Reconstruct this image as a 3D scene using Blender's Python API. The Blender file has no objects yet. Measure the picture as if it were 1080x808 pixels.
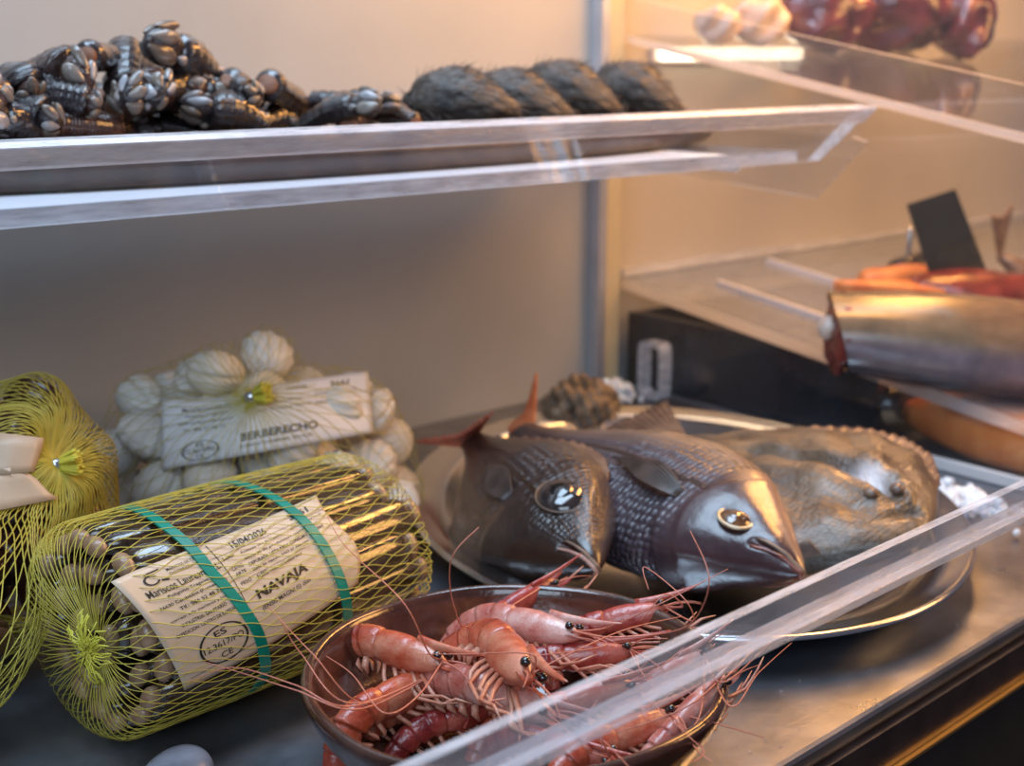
import bpy, math, random
import numpy as np
from mathutils import Vector, Matrix

# ------------------------------------------------------------------ camera, light, exposure
SC = bpy.context.scene
COL = SC.collection
rng = np.random.default_rng(7)
random.seed(7)
F = 1400.0
PITCH = math.atan((404 - 55) / F)
YAW = math.radians(40.657)                 # angle between the picture's right and the back wall (world X)
CAM = np.array([-0.937, -0.940, 0.330])

cam = bpy.data.objects.new('camera', bpy.data.cameras.new('camera'))
COL.objects.link(cam)
SC.camera = cam
cam.data.sensor_width = 36.0
cam.data.lens = F / 1080 * 36.0
cam.data.clip_start = 0.01
cam.data.clip_end = 50
_r = Vector((math.cos(YAW), -math.sin(YAW), 0))
_h = Vector((math.sin(YAW), math.cos(YAW), 0))
_f = _h * math.cos(PITCH) - Vector((0, 0, 1)) * math.sin(PITCH)
_u = _h * math.sin(PITCH) + Vector((0, 0, 1)) * math.cos(PITCH)
cam.matrix_world = Matrix(((_r.x, _u.x, -_f.x, CAM[0]), (_r.y, _u.y, -_f.y, CAM[1]), (_r.z, _u.z, -_f.z, CAM[2]), (0, 0, 0, 1)))
cam.data.dof.use_dof = True
cam.data.dof.focus_distance = 0.62
cam.data.dof.aperture_fstop = 8.0

W = bpy.data.worlds.new('market_hall_air')
SC.world = W
W.use_nodes = True
W.node_tree.nodes['Background'].inputs[0].default_value = (0.66, 0.70, 1.0, 1)
W.node_tree.nodes['Background'].inputs[1].default_value = 0.13

def area_light(name, loc, target, sx, sy, power, color):
    d = bpy.data.lights.new(name, 'AREA')
    d.shape = 'RECTANGLE'
    d.size, d.size_y, d.energy, d.color = sx, sy, power, color
    o = bpy.data.objects.new(name, d)
    COL.objects.link(o)
    o.location = loc
    o.rotation_euler = (Vector(target) - Vector(loc)).to_track_quat('-Z', 'Y').to_euler()
    return o

area_light('canopy_tube_light', (-0.60, -0.30, 1.15), (-0.55, -0.62, 0.0), 1.0, 0.45, 17.0, (0.58, 0.78, 1.0))
area_light('hall_daylight', (-1.65, -1.40, 1.00), (-0.52, -0.15, 0.08), 1.2, 0.8, 17.0, (0.66, 0.82, 1.0))
area_light('warm_case_light', (0.30, -0.22, 0.68), (0.20, -0.06, 0.1), 0.8, 0.12, 9.5, (1.0, 0.43, 0.09))
area_light('warm_hall_lamp', (0.50, -0.95, 0.66), (-0.16, -0.03, 0.16), 0.5, 0.5, 10.0, (1.0, 0.50, 0.15))  # added warm fill aimed at the wall by the post, no fixture there

vs = SC.view_settings
vs.view_transform = 'Standard'
vs.look = 'None'
vs.exposure = -0.08
vs.gamma = 1.0
vs.use_curve_mapping = False

# ------------------------------------------------------------------ helpers
def at(x, y, X=None, Y=None, Z=None):
    """the world point seen at a spot of the photo, on a plane of the case"""
    u = (x - 540) / F
    v = (404 - y) / F
    h = math.cos(PITCH) + v * math.sin(PITCH)
    z = -math.sin(PITCH) + v * math.cos(PITCH)
    d = np.array([math.cos(YAW) * u + math.sin(YAW) * h, -math.sin(YAW) * u + math.cos(YAW) * h, z])
    if Z is not None: t = (Z - CAM[2]) / d[2]
    elif Y is not None: t = (Y - CAM[1]) / d[1]
    else: t = (X - CAM[0]) / d[0]
    return CAM + t * d

def nrm(v):
    v = np.asarray(v, float)
    return v / (np.linalg.norm(v) + 1e-12)

class MB:
    def __init__(s):
        s.v, s.f, s.m, s.uv, s.col = [], [], [], [], []
        s.n = 0
    def add(s, verts, faces, mi=0, uv=None, col=None):
        verts = np.asarray(verts, float)
        k = s.n
        s.v.append(verts)
        s.n += len(verts)
        s.f.extend([tuple(int(i) + k for i in f) for f in faces])
        s.m.extend([mi] * len(faces))
        s.uv.append(np.asarray(uv, float) if uv is not None else np.zeros((len(verts), 2)))
        s.col.append(np.asarray(col, float) if col is not None else np.ones((len(verts), 3)))
        return s
    def grid(s, P, closed_u=False, closed_v=False, mi=0, cap0=False, cap1=False, col=None):
        """P: (nu, nv, 3); v runs round when closed_v"""
        nu, nv = P.shape[:2]
        faces = []
        for i in range(nu if closed_u else nu - 1):
            for j in range(nv if closed_v else nv - 1):
                a, b = i * nv + j, i * nv + (j + 1) % nv
                i2 = (i + 1) % nu
                faces.append((a, b, i2 * nv + (j + 1) % nv, i2 * nv + j))
        uu, vv = np.meshgrid(np.linspace(0, 1, nu), np.linspace(0, 1, nv), indexing='ij')
        if cap0: faces.append(tuple(reversed(range(nv))))
        if cap1: faces.append(tuple((nu - 1) * nv + j for j in range(nv)))
        return s.add(P.reshape(-1, 3), faces, mi, np.stack([uu, vv], -1).reshape(-1, 2), None if col is None else col.reshape(-1, 3))
    def tube(s, path, rad, n=8, mi=0, flat=1.0, up=(0, 0, 1), cap=True):
        path = np.asarray(path, float)
        rad = np.broadcast_to(np.asarray(rad, float), (len(path),))
        T = np.gradient(path, axis=0)
        T /= (np.linalg.norm(T, axis=1, keepdims=True) + 1e-12)
        nvec = nrm(np.cross(T[0], up)) if abs(np.dot(T[0], up)) < 0.97 else nrm(np.cross(T[0], (0.3, 1, 0.1)))
        P = np.zeros((len(path), n, 3))
        a = np.linspace(0, 2 * np.pi, n, endpoint=False)
        for i in range(len(path)):
            nvec = nrm(nvec - T[i] * np.dot(nvec, T[i]))
            b = np.cross(T[i], nvec)
            P[i] = path[i] + rad[i] * (np.cos(a)[:, None] * nvec + flat * np.sin(a)[:, None] * b)
        return s.grid(P, closed_v=True, mi=mi, cap0=cap, cap1=cap)
    def box(s, lo, hi, mi=0, mats=None):
        x0, y0, z0 = lo; x1, y1, z1 = hi
        V = [(x0, y0, z0), (x1, y0, z0), (x1, y1, z0), (x0, y1, z0), (x0, y0, z1), (x1, y0, z1), (x1, y1, z1), (x0, y1, z1)]
        Fc = [(0, 3, 2, 1), (4, 5, 6, 7), (0, 1, 5, 4), (1, 2, 6, 5), (2, 3, 7, 6), (3, 0, 4, 7)]
        s.add(V, Fc, mi)
        if mats: s.m[-6:] = mats
        return s
    def prism(s, poly, direction, mi=0, side=None):
        """closed polygon (3-D points) swept along a vector"""
        poly = np.asarray(poly, float)
        n = len(poly)
        V = np.vstack([poly, poly + np.asarray(direction, float)])
        s.add(V, [tuple(reversed(range(n))), tuple(range(n, 2 * n))], mi)
        k = s.n - 2 * n
        for i in range(n):
            j = (i + 1) % n
            s.f.append((k + i, k + j, k + n + j, k + n + i)); s.m.append(mi if side is None else side)
        return s
    def ellipsoid(s, c, r, R=None, nu=14, nv=20, mi=0, fn=None):
        th = np.linspace(0, np.pi, nu)
        ph = np.linspace(0, 2 * np.pi, nv, endpoint=False)
        d = np.stack([np.cos(th)[:, None] * np.ones(nv), np.sin(th)[:, None] * np.cos(ph), np.sin(th)[:, None] * np.sin(ph)], -1)
        P = d * np.asarray(r)
        if fn is not None: P = fn(d, P)
        if R is not None: P = P @ np.asarray(R).T
        return s.grid(P + np.asarray(c), closed_v=True, mi=mi)
    def build(s, name, mats, parent=None, smooth=True, angle=None):
        me = bpy.data.meshes.new(name)
        V = np.vstack(s.v)
        me.from_pydata(V.tolist(), [], s.f)
        if not isinstance(mats, (list, tuple)): mats = [mats]
        for m in mats: me.materials.append(m)
        me.polygons.foreach_set('material_index', s.m)
        me.polygons.foreach_set('use_smooth', [smooth] * len(me.polygons))
        uv = np.vstack(s.uv)
        lay = me.uv_layers.new(name='UVMap')
        li = np.zeros(len(me.loops), dtype=np.int32)
        me.loops.foreach_get('vertex_index', li)
        lay.data.foreach_set('uv', uv[li].ravel())
        col = np.vstack(s.col)
        at_ = me.color_attributes.new('Col', 'FLOAT_COLOR', 'POINT')
        at_.data.foreach_set('color', np.hstack([col, np.ones((len(col), 1))]).ravel())
        if smooth and angle: me.set_sharp_from_angle(angle=math.radians(angle))
        me.update()
        o = bpy.data.objects.new(name, me)
        COL.objects.link(o)
        if parent is not None: o.parent = parent
        return o

def bevel(o, w, seg=2):
    m = o.modifiers.new('edge', 'BEVEL')
    m.width = w; m.segments = seg; m.limit_method = 'ANGLE'
    return o

def tag(o, label=None, cat=None, group=None, kind=None):
    if label: o['label'] = label
    if cat: o['category'] = cat
    if group: o['group'] = group
    if kind: o['kind'] = kind
    return o

def thing(name, label, cat, loc=(0, 0, 0), group=None):
    o = bpy.data.objects.new(name, None)
    COL.objects.link(o)
    o.location = loc
    o.empty_display_size = 0.01
    return tag(o, label, cat, group)

def dup(root):
    r = root.copy(); COL.objects.link(r)
    for ch in list(root.children):
        c = ch.copy(); COL.objects.link(c); c.parent = r
        for g in ch.children:
            d = g.copy(); COL.objects.link(d); d.parent = c
    return r

def basis(x, z):
    """columns: x, y, z with z made square to x"""
    x = nrm(x); z = np.asarray(z, float); z = nrm(z - x * np.dot(z, x)); y = np.cross(z, x)
    return np.stack([x, y, z], 1)

def set_frame(o, loc, R, s=1.0):
    M = np.eye(4); M[:3, :3] = R * s; M[:3, 3] = loc
    o.matrix_world = Matrix(M.tolist())

# ------------------------------------------------------------------ materials
class NT:
    def __init__(s, name):
        s.m = bpy.data.materials.new(name); s.m.use_nodes = True
        s.t = s.m.node_tree; s.n = s.t.nodes; s.l = s.t.links
        s.b = s.n['Principled BSDF']; s.out = s.n['Material Output']
    def new(s, typ, **kw):
        n = s.n.new(typ)
        for k, v in kw.items():
            if hasattr(n, k): setattr(n, k, v)
            else: n.inputs[k].default_value = v
        return n
    def link(s, a, b): s.l.new(a, b)
    def coords(s, what='Object', scale=(1, 1, 1)):
        tc = s.new('ShaderNodeTexCoord'); mp = s.new('ShaderNodeMapping')
        mp.inputs['Scale'].default_value = scale
        s.link(tc.outputs[what], mp.inputs['Vector'])
        return mp.outputs['Vector']
    def noise(s, vec, scale, detail=4, rough=0.55):
        n = s.new('ShaderNodeTexNoise'); n.inputs['Scale'].default_value = scale
        n.inputs['Detail'].default_value = detail; n.inputs['Roughness'].default_value = rough
        s.link(vec, n.inputs['Vector']); return n.outputs['Fac']
    def ramp(s, fac, stops):
        r = s.new('ShaderNodeValToRGB')
        el = r.color_ramp.elements
        while len(el) < len(stops): el.new(0.5)
        for e, (p, c) in zip(el, stops): e.position = p; e.color = (*c, 1) if len(c) == 3 else c
        s.link(fac, r.inputs['Fac']); return r.outputs['Color']
    def bump(s, h, strength=0.3, dist=0.001, normal=None):
        b = s.new('ShaderNodeBump'); b.inputs['Strength'].default_value = strength; b.inputs['Distance'].default_value = dist
        s.link(h, b.inputs['Height'])
        if normal is not None: s.link(normal, b.inputs['Normal'])
        return b.outputs['Normal']
    def mix(s, a, b, fac, mode='MIX'):
        m = s.new('ShaderNodeMix'); m.data_type = 'RGBA'; m.blend_type = mode
        for inp, v in ((m.inputs[0], fac), (m.inputs[6], a), (m.inputs[7], b)):
            if hasattr(v, 'is_output'): s.link(v, inp)
            else: inp.default_value = v if isinstance(v, (int, float)) else ((*v, 1) if len(v) == 3 else v)
        return m.outputs[2]

def mat(name, c1, c2=None, scale=30, rough=0.45, metal=0.0, spec=0.5, bump=0.0, bscale=None, bdist=0.001, coat=0.0, sss=0.0, coords='Object', cscale=(1, 1, 1), stops=None, rand=None, trans=0.0):
    T = NT(name)
    v = T.coords(coords, cscale)
    if c2 is not None or stops:
        n = T.noise(v, scale)
        c = T.ramp(n, stops or [(0.35, c1), (0.65, c2)])
    else:
        rgb = T.new('ShaderNodeRGB'); rgb.outputs[0].default_value = (*c1, 1); c = rgb.outputs[0]
    if rand is not None:
        oi = T.new('ShaderNodeObjectInfo')
        c = T.mix(c, T.ramp(oi.outputs['Random'], rand), 0.55)
    T.link(c, T.b.inputs['Base Color'])
    T.b.inputs['Roughness'].default_value = rough
    T.b.inputs['Metallic'].default_value = metal
    T.b.inputs['Specular IOR Level'].default_value = spec
    T.b.inputs['Coat Weight'].default_value = coat
    T.b.inputs['Coat Roughness'].default_value = 0.08
    if sss:
        T.b.inputs['Subsurface Weight'].default_value = sss
        T.b.inputs['Subsurface Radius'].default_value = (1.0, 0.35, 0.2)
        T.b.inputs['Subsurface Scale'].default_value = 0.004
    if trans: T.b.inputs['Transmission Weight'].default_value = trans
    if bump:
        T.link(T.bump(T.noise(v, bscale or scale, 5), bump, bdist), T.b.inputs['Normal'])
    return T.m

def acrylic(name, tint=(0.97, 0.98, 1.0), haze=0.04, rough=0.04, gloss=1.0, hazecol=(0.8, 0.85, 0.95)):
    T = NT(name)
    tr = T.new('ShaderNodeBsdfTransparent'); tr.inputs[0].default_value = (*tint, 1)
    gl = T.new('ShaderNodeBsdfGlossy'); gl.inputs['Roughness'].default_value = rough
    df = T.new('ShaderNodeBsdfDiffuse'); df.inputs[0].default_value = (*hazecol, 1)
    lw = T.new('ShaderNodeLayerWeight'); lw.inputs[0].default_value = 0.5
    p5 = T.new('ShaderNodeMath'); p5.operation = 'POWER'; p5.inputs[1].default_value = 5.0
    T.link(lw.outputs['Facing'], p5.inputs[0])
    mu = T.new('ShaderNodeMath'); mu.operation = 'MULTIPLY_ADD'; mu.inputs[1].default_value = 0.9 * gloss; mu.inputs[2].default_value = 0.04 * gloss
    T.link(p5.outputs[0], mu.inputs[0])
    hz = T.noise(T.coords('Object', (6, 40, 40)), 6, 3)
    h2 = T.new('ShaderNodeMath'); h2.operation = 'MULTIPLY'; h2.inputs[1].default_value = haze * 2
    T.link(hz, h2.inputs[0])
    m1 = T.new('ShaderNodeMixShader'); T.link(h2.outputs[0], m1.inputs[0]); T.link(tr.outputs[0], m1.inputs[1]); T.link(df.outputs[0], m1.inputs[2])
    m2 = T.new('ShaderNodeMixShader'); T.link(mu.outputs[0], m2.inputs[0]); T.link(m1.outputs[0], m2.inputs[1]); T.link(gl.outputs[0], m2.inputs[2])
    T.link(m2.outputs[0], T.out.inputs[0])
    return T.m

M = {}
M['acrylic'] = acrylic('clear_acrylic', haze=0.02)
M['acrylic_edge'] = acrylic('sawn_acrylic_edge', haze=0.36, rough=0.12, hazecol=(0.86, 0.88, 0.95))  # pale haze imitates light carried to the edges of the sheet
M['bead'] = acrylic('frosted_acrylic_bead', haze=0.42, rough=0.15, hazecol=(0.80, 0.78, 0.82))
M['acrylic_hazy'] = acrylic('scuffed_acrylic', haze=0.18, rough=0.08, hazecol=(0.75, 0.78, 0.85))  # pale haze in the colour stands in for milky reflections
T = NT('translucent_acrylic_edge')
_tl = T.new('ShaderNodeBsdfTranslucent'); _tl.inputs[0].default_value = (0.95, 0.90, 0.86, 1)
_df = T.new('ShaderNodeBsdfDiffuse'); _df.inputs[0].default_value = (0.90, 0.85, 0.82, 1)
_gl = T.new('ShaderNodeBsdfGlossy'); _gl.inputs['Roughness'].default_value = 0.15
_m1 = T.new('ShaderNodeMixShader'); _m1.inputs[0].default_value = 0.35; T.link(_tl.outputs[0], _m1.inputs[1]); T.link(_df.outputs[0], _m1.inputs[2])
_m2 = T.new('ShaderNodeMixShader'); _m2.inputs[0].default_value = 0.10; T.link(_m1.outputs[0], _m2.inputs[1]); T.link(_gl.outputs[0], _m2.inputs[2])
T.link(_m2.outputs[0], T.out.inputs[0])
M['edge_bright'] = T.m  # pale translucent mix imitates shelf edges glowing with piped light
M['glass'] = acrylic('partition_glass', haze=0.008, rough=0.02)
M['wall'] = mat('back_wall_panel', (0.445, 0.42, 0.385), (0.485, 0.458, 0.42), 6, rough=0.30, spec=0.5, bump=0.05, bscale=3)
T = NT('brushed_counter_steel')
v = T.coords('Object', (1, 1, 1))
T.link(T.ramp(T.noise(v, 14, 6), [(0.3, (0.15, 0.16, 0.185)), (0.7, (0.32, 0.33, 0.37))]), T.b.inputs['Base Color'])
T.b.inputs['Metallic'].default_value = 0.85
T.link(T.ramp(T.noise(v, 22, 6), [(0.3, (0.26,) * 3), (0.7, (0.46,) * 3)]), T.b.inputs['Roughness'])
T.link(T.bump(T.noise(v, 90, 4), 0.25, 0.001), T.b.inputs['Normal'])
M['counter'] = T.m
M['dark_trim'] = mat('dark_counter_trim', (0.035, 0.03, 0.035), (0.06, 0.05, 0.055), 60, rough=0.3, metal=0.5)
M['brass'] = mat('brass_strip', (0.55, 0.38, 0.16), rough=0.35, metal=0.9)
M['black_fascia'] = mat('black_fascia', (0.012, 0.013, 0.014), (0.02, 0.02, 0.022), 20, rough=0.5)
M['post_metal'] = mat('post_aluminium', (0.52, 0.54, 0.60), (0.60, 0.62, 0.68), 20, rough=0.35, metal=0.6)
M['post_cream'] = mat('post_cream_face', (0.62, 0.50, 0.30), (0.66, 0.55, 0.34), 20, rough=0.5)
M['black_plastic'] = mat('black_plastic', (0.012, 0.012, 0.015), (0.022, 0.02, 0.024), 20, rough=0.22)
M['slate'] = mat('slate_black_dish', (0.035, 0.024, 0.022), (0.085, 0.055, 0.045), 30, rough=0.3, bump=0.2, bscale=80)
M['steel'] = mat('platter_steel', (0.62, 0.64, 0.66), (0.72, 0.73, 0.75), 8, rough=0.17, metal=1.0)
M['white_plastic'] = mat('white_plastic', (0.62, 0.58, 0.57), rough=0.35)
M['liner'] = mat('white_liner', (0.74, 0.80, 0.88), rough=0.25)  # pale blue tone imitates light reflected by the shelf floor
M['clip_metal'] = mat('net_clip_metal', (0.75, 0.78, 0.85), rough=0.25, metal=1.0)
M['tag'] = mat('black_tag_board', (0.012, 0.014, 0.012), (0.02, 0.022, 0.02), 30, rough=0.45)
M['ice'] = mat('crushed_ice', (0.78, 0.85, 0.95), rough=0.2, spec=0.6, sss=0.3)
M['drop'] = acrylic('water_drop', haze=0.06, rough=0.02, gloss=1.4)
# bowl
T = NT('brown_glazed_terracotta')
v = T.coords()
T.link(T.ramp(T.noise(v, 60, 6), [(0.3, (0.030, 0.010, 0.007)), (0.6, (0.075, 0.026, 0.016)), (0.8, (0.13, 0.055, 0.035))]), T.b.inputs['Base Color'])
T.b.inputs['Roughness'].default_value = 0.16
T.b.inputs['Coat Weight'].default_value = 0.6
T.link(T.bump(T.noise(v, 220, 4), 0.35, 0.0008), T.b.inputs['Normal'])
M['bowl'] = T.m
# shells of razor clams
T = NT('razor_shell')
v = T.coords('UV', (1, 1, 1))
base = T.ramp(T.noise(T.coords('UV', (26, 2.0, 1)), 3.0, 5), [(0.25, (0.010, 0.006, 0.004)), (0.5, (0.040, 0.021, 0.010)), (0.75, (0.12, 0.065, 0.03))])
oi = T.new('ShaderNodeObjectInfo')
T.link(T.mix(base, T.ramp(oi.outputs['Random'], [(0, (0.012, 0.007, 0.005)), (1, (0.07, 0.036, 0.016))]), 0.45), T.b.inputs['Base Color'])
T.b.inputs['Roughness'].default_value = 0.16
T.b.inputs['Coat Weight'].default_value = 1.0
T.link(T.bump(T.noise(T.coords('UV', (60, 1.0, 1)), 4, 2), 0.25, 0.0006), T.b.inputs['Normal'])
M['razor'] = T.m
M['flesh'] = mat('pale_clam_flesh', (0.26, 0.15, 0.085), (0.42, 0.27, 0.17), 120, rough=0.25, sss=0.2)
M['net'] = mat('yellow_net', (0.55, 0.52, 0.08), (0.70, 0.66, 0.14), 80, rough=0.35, sss=0.1)
T = NT('yellow_net_strand'); _t = T.new('ShaderNodeBsdfTransparent'); _m = T.new('ShaderNodeMixShader'); _m.inputs[0].default_value = 0.70
T.b.inputs['Base Color'].default_value = (0.66, 0.56, 0.09, 1); T.b.inputs['Roughness'].default_value = 0.35
T.link(_t.outputs[0], _m.inputs[1]); T.link(T.b.outputs[0], _m.inputs[2]); T.link(_m.outputs[0], T.out.inputs[0])
M['net'] = T.m
M['tuft'] = mat('yellow_net_tuft', (0.62, 0.56, 0.06), rough=0.5)
M['band'] = mat('teal_band', (0.0, 0.17, 0.125), (0.0, 0.24, 0.17), 50, rough=0.35)
M['paper'] = mat('label_paper', (0.54, 0.41, 0.285), (0.60, 0.465, 0.335), 40, rough=0.38, bump=0.1, bscale=60)
M['paper_white'] = mat('white_label_paper', (0.78, 0.78, 0.80), rough=0.4)
M['ink'] = mat('black_ink', (0.012, 0.011, 0.011), rough=0.5)
M['ink_grey'] = mat('grey_ink', (0.10, 0.09, 0.085), rough=0.5)
# cockles: ribbed cream shells
T = NT('cockle_shell')
v = T.coords()
c = T.ramp(T.noise(v, 90, 4), [(0.3, (0.72, 0.70, 0.64)), (0.7, (0.88, 0.87, 0.84))])
oi = T.new('ShaderNodeObjectInfo')
T.link(T.mix(c, T.ramp(oi.outputs['Random'], [(0, (0.88, 0.87, 0.85)), (0.6, (0.78, 0.73, 0.63)), (1, (0.62, 0.44, 0.26))]), 0.5), T.b.inputs['Base Color'])
T.b.inputs['Roughness'].default_value = 0.42
M['cockle'] = T.m
M['clam_brown'] = mat('brown_clam', (0.045, 0.018, 0.010), (0.13, 0.055, 0.028), 60, rough=0.22, coat=0.4, rand=[(0, (0.02, 0.01, 0.008)), (1, (0.14, 0.05, 0.03))])
M['clam_grey'] = mat('grey_smooth_shell', (0.09, 0.10, 0.13), (0.20, 0.215, 0.26), 40, rough=0.25, coat=0.5)
# goose barnacles
T = NT('barnacle_stalk')
v = T.coords('UV', (1, 1, 1))
c = T.ramp(T.noise(T.coords('UV', (18, 3, 1)), 2.5, 5), [(0.3, (0.008, 0.008, 0.012)), (0.55, (0.035, 0.022, 0.020)), (0.75, (0.13, 0.06, 0.035))])
oi = T.new('ShaderNodeObjectInfo')
T.link(T.mix(c, T.ramp(oi.outputs['Random'], [(0, (0.010, 0.012, 0.020)), (0.6, (0.03, 0.02, 0.02)), (1, (0.13, 0.045, 0.025))]), 0.45), T.b.inputs['Base Color'])
T.b.inputs['Roughness'].default_value = 0.18
T.b.inputs['Coat Weight'].default_value = 0.9
wv = T.new('ShaderNodeTexWave'); wv.bands_direction = 'X'; wv.inputs['Scale'].default_value = 9; wv.inputs['Distortion'].default_value = 2.5; wv.inputs['Detail'].default_value = 3
T.link(v, wv.inputs['Vector'])
T.link(T.bump(wv.outputs['Fac'], 0.55, 0.0012), T.b.inputs['Normal'])
M['stalk'] = T.m
M['stalk_cut'] = mat('barnacle_cut_base', (0.16, 0.05, 0.022), (0.28, 0.12, 0.06), 200, rough=0.4, bump=0.4, bscale=300)
M['plate'] = mat('barnacle_plate', (0.07, 0.05, 0.038), (0.28, 0.235, 0.19), 6, rough=0.2, coat=0.5, rand=[(0, (0.10, 0.065, 0.045)), (0.6, (0.24, 0.21, 0.19)), (1, (0.42, 0.44, 0.50))])
M['beard_shell'] = mat('shaggy_dark_shell', (0.010, 0.008, 0.007), (0.15, 0.12, 0.10), 80, rough=0.45, bump=1.0, bscale=170, bdist=0.004, cscale=(0.35, 1, 1))
M['beard'] = mat('shell_beard', (0.035, 0.028, 0.024), (0.20, 0.165, 0.14), 60, rough=0.6)
M['ridged'] = mat('ridged_brown_shell', (0.05, 0.032, 0.022), (0.34, 0.24, 0.15), 70, rough=0.45, bump=0.5, bscale=160, bdist=0.002)

# prawns
def prawn_mat(name, a, b, c, coat=0.5):
    T = NT(name)
    v = T.coords()
    col = T.ramp(T.noise(v, 4.5, 4), [(0.36, a), (0.5, b), (0.66, c)])
    oi = T.new('ShaderNodeObjectInfo')
    T.link(col, T.b.inputs['Base Color'])
    T.b.inputs['Roughness'].default_value = 0.26
    T.b.inputs['Coat Weight'].default_value = coat
    T.b.inputs['Coat Roughness'].default_value = 0.12
    T.b.inputs['Subsurface Weight'].default_value = 0.2
    T.b.inputs['Subsurface Radius'].default_value = (1.0, 0.3, 0.2)
    T.b.inputs['Subsurface Scale'].default_value = 0.003
    T.link(T.bump(T.noise(v, 30, 3), 0.15, 0.01), T.b.inputs['Normal'])
    return T.m
M['prawn_shell'] = prawn_mat('prawn_shell_orange', (0.30, 0.035, 0.016), (0.47, 0.085, 0.038), (0.60, 0.22, 0.13))
M['prawn_pink'] = prawn_mat('prawn_shell_pink', (0.40, 0.085, 0.06), (0.56, 0.21, 0.16), (0.70, 0.42, 0.36))
M['prawn_red'] = prawn_mat('prawn_shell_red', (0.20, 0.016, 0.018), (0.36, 0.045, 0.035), (0.50, 0.13, 0.09))
M['prawn_leg'] = mat('prawn_leg', (0.46, 0.14, 0.08), (0.62, 0.32, 0.22), 8, rough=0.3, sss=0.2)
M['antenna'] = mat('prawn_antenna', (0.50, 0.13, 0.08), (0.62, 0.24, 0.16), 60, rough=0.35)
M['eye_black'] = mat('black_eye', (0.004, 0.004, 0.005), rough=0.08, coat=1.0)

# fish
def fish_mat(name, rough=0.22, scale=(80, 44), bump=0.5, coat=0.5, metal=0.0, fine=0.15, fdist=0.001):
    T = NT(name)
    at_ = T.new('ShaderNodeAttribute'); at_.attribute_name = 'Col'
    v = T.coords('Object')
    n = T.noise(v, 45, 5)
    c = T.mix(at_.outputs['Color'], T.ramp(n, [(0.3, (0.35, 0.35, 0.35)), (0.7, (1.25, 1.2, 1.15))]), 0.55, 'MULTIPLY')
    T.link(c, T.b.inputs['Base Color'])
    T.b.inputs['Roughness'].default_value = rough
    T.b.inputs['Metallic'].default_value = metal
    T.b.inputs['Coat Weight'].default_value = coat
    T.b.inputs['Coat Roughness'].default_value = 0.2
    vo = T.new('ShaderNodeTexVoronoi'); vo.inputs['Scale'].default_value = 1.0; vo.inputs['Randomness'].default_value = 0.35
    T.link(T.coords('UV', (scale[0], scale[1], 1)), vo.inputs['Vector'])
    al = T.new('ShaderNodeMath'); al.operation = 'MULTIPLY'
    T.link(vo.outputs['Distance'], al.inputs[0]); T.link(at_.outputs['Alpha'], al.inputs[1])
    nb = T.bump(al.outputs[0], bump, 0.0026)
    T.link(T.bump(T.noise(v, 150, 4), fine, fdist, nb), T.b.inputs['Normal'])
    return T.m
M['bream'] = fish_mat('bream_skin', scale=(74, 46), bump=1.0, rough=0.26, fine=0.45, fdist=0.0015)
M['turbot'] = fish_mat('turbot_skin', rough=0.36, scale=(90, 90), bump=0.6, coat=0.35, fine=0.7, fdist=0.003)
M['dark_fish'] = fish_mat('dark_fish_skin', rough=0.25, scale=(90, 60), bump=0.2)
M['fin_red'] = mat('fin_red', (0.36, 0.08, 0.05), (0.58, 0.20, 0.13), 60, rough=0.3, sss=0.2)
M['fin_orange'] = mat('fin_orange', (0.48, 0.14, 0.06), (0.62, 0.26, 0.13), 60, rough=0.35, sss=0.2)
M['fin_brown'] = mat('fin_brown', (0.10, 0.06, 0.045), (0.24, 0.16, 0.11), 60, rough=0.35)
M['fin_dark'] = mat('fin_dark', (0.035, 0.022, 0.018), (0.08, 0.052, 0.042), 60, rough=0.3)
M['eye_gold'] = mat('fish_iris', (0.46, 0.30, 0.14), (0.72, 0.58, 0.38), 120, rough=0.10, coat=1.0)
M['eye_amber'] = mat('fish_amber_iris', (0.06, 0.025, 0.012), (0.16, 0.075, 0.03), 120, rough=0.08, coat=1.0)
M['eye_dark'] = mat('fish_dark_iris', (0.012, 0.010, 0.012), (0.05, 0.035, 0.03), 120, rough=0.06, coat=1.0)
M['mouth'] = mat('fish_mouth_red', (0.10, 0.025, 0.02), (0.30, 0.10, 0.07), 120, rough=0.2)
M['lip'] = mat('fish_lip_pink', (0.45, 0.22, 0.17), (0.58, 0.34, 0.27), 120, rough=0.22)
M['salmon'] = mat('orange_fillet', (0.62, 0.17, 0.035), (0.72, 0.25, 0.06), 14, rough=0.35, cscale=(1, 4, 1), sss=0.2)
M['orange_flesh'] = mat('orange_roe', (0.55, 0.15, 0.04), (0.68, 0.28, 0.09), 60, rough=0.35)
M['red_meat'] = mat('dark_red_flesh', (0.10, 0.014, 0.012), (0.24, 0.04, 0.03), 45, rough=0.25, coat=0.3)
M['octopus'] = mat('purple_octopus', (0.035, 0.007, 0.012), (0.14, 0.032, 0.045), 28, rough=0.22, coat=0.5, bump=0.4, bscale=50, bdist=0.004)
M['pale_flesh'] = mat('pale_flesh', (0.52, 0.40, 0.33), (0.66, 0.55, 0.47), 60, rough=0.3, sss=0.2)
T = NT('led_strip'); T.b.inputs['Emission Color'].default_value = (1.0, 0.80, 0.52, 1); T.b.inputs['Emission Strength'].default_value = 9.0  # emission stands in for a bright reflected patch under the top shelf
M['led'] = T.m

# ------------------------------------------------------------------ setting
o = MB().box((-2.2, 0.0, -0.9), (2.2, 0.03, 1.2)).build('wall_back', M['wall'], smooth=False); tag(o, kind='structure')
o = MB().box((-2.5, -3.0, -0.95), (2.5, 0.03, -0.9)).build('floor', M['black_fascia'], smooth=False); tag(o, kind='structure')

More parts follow.
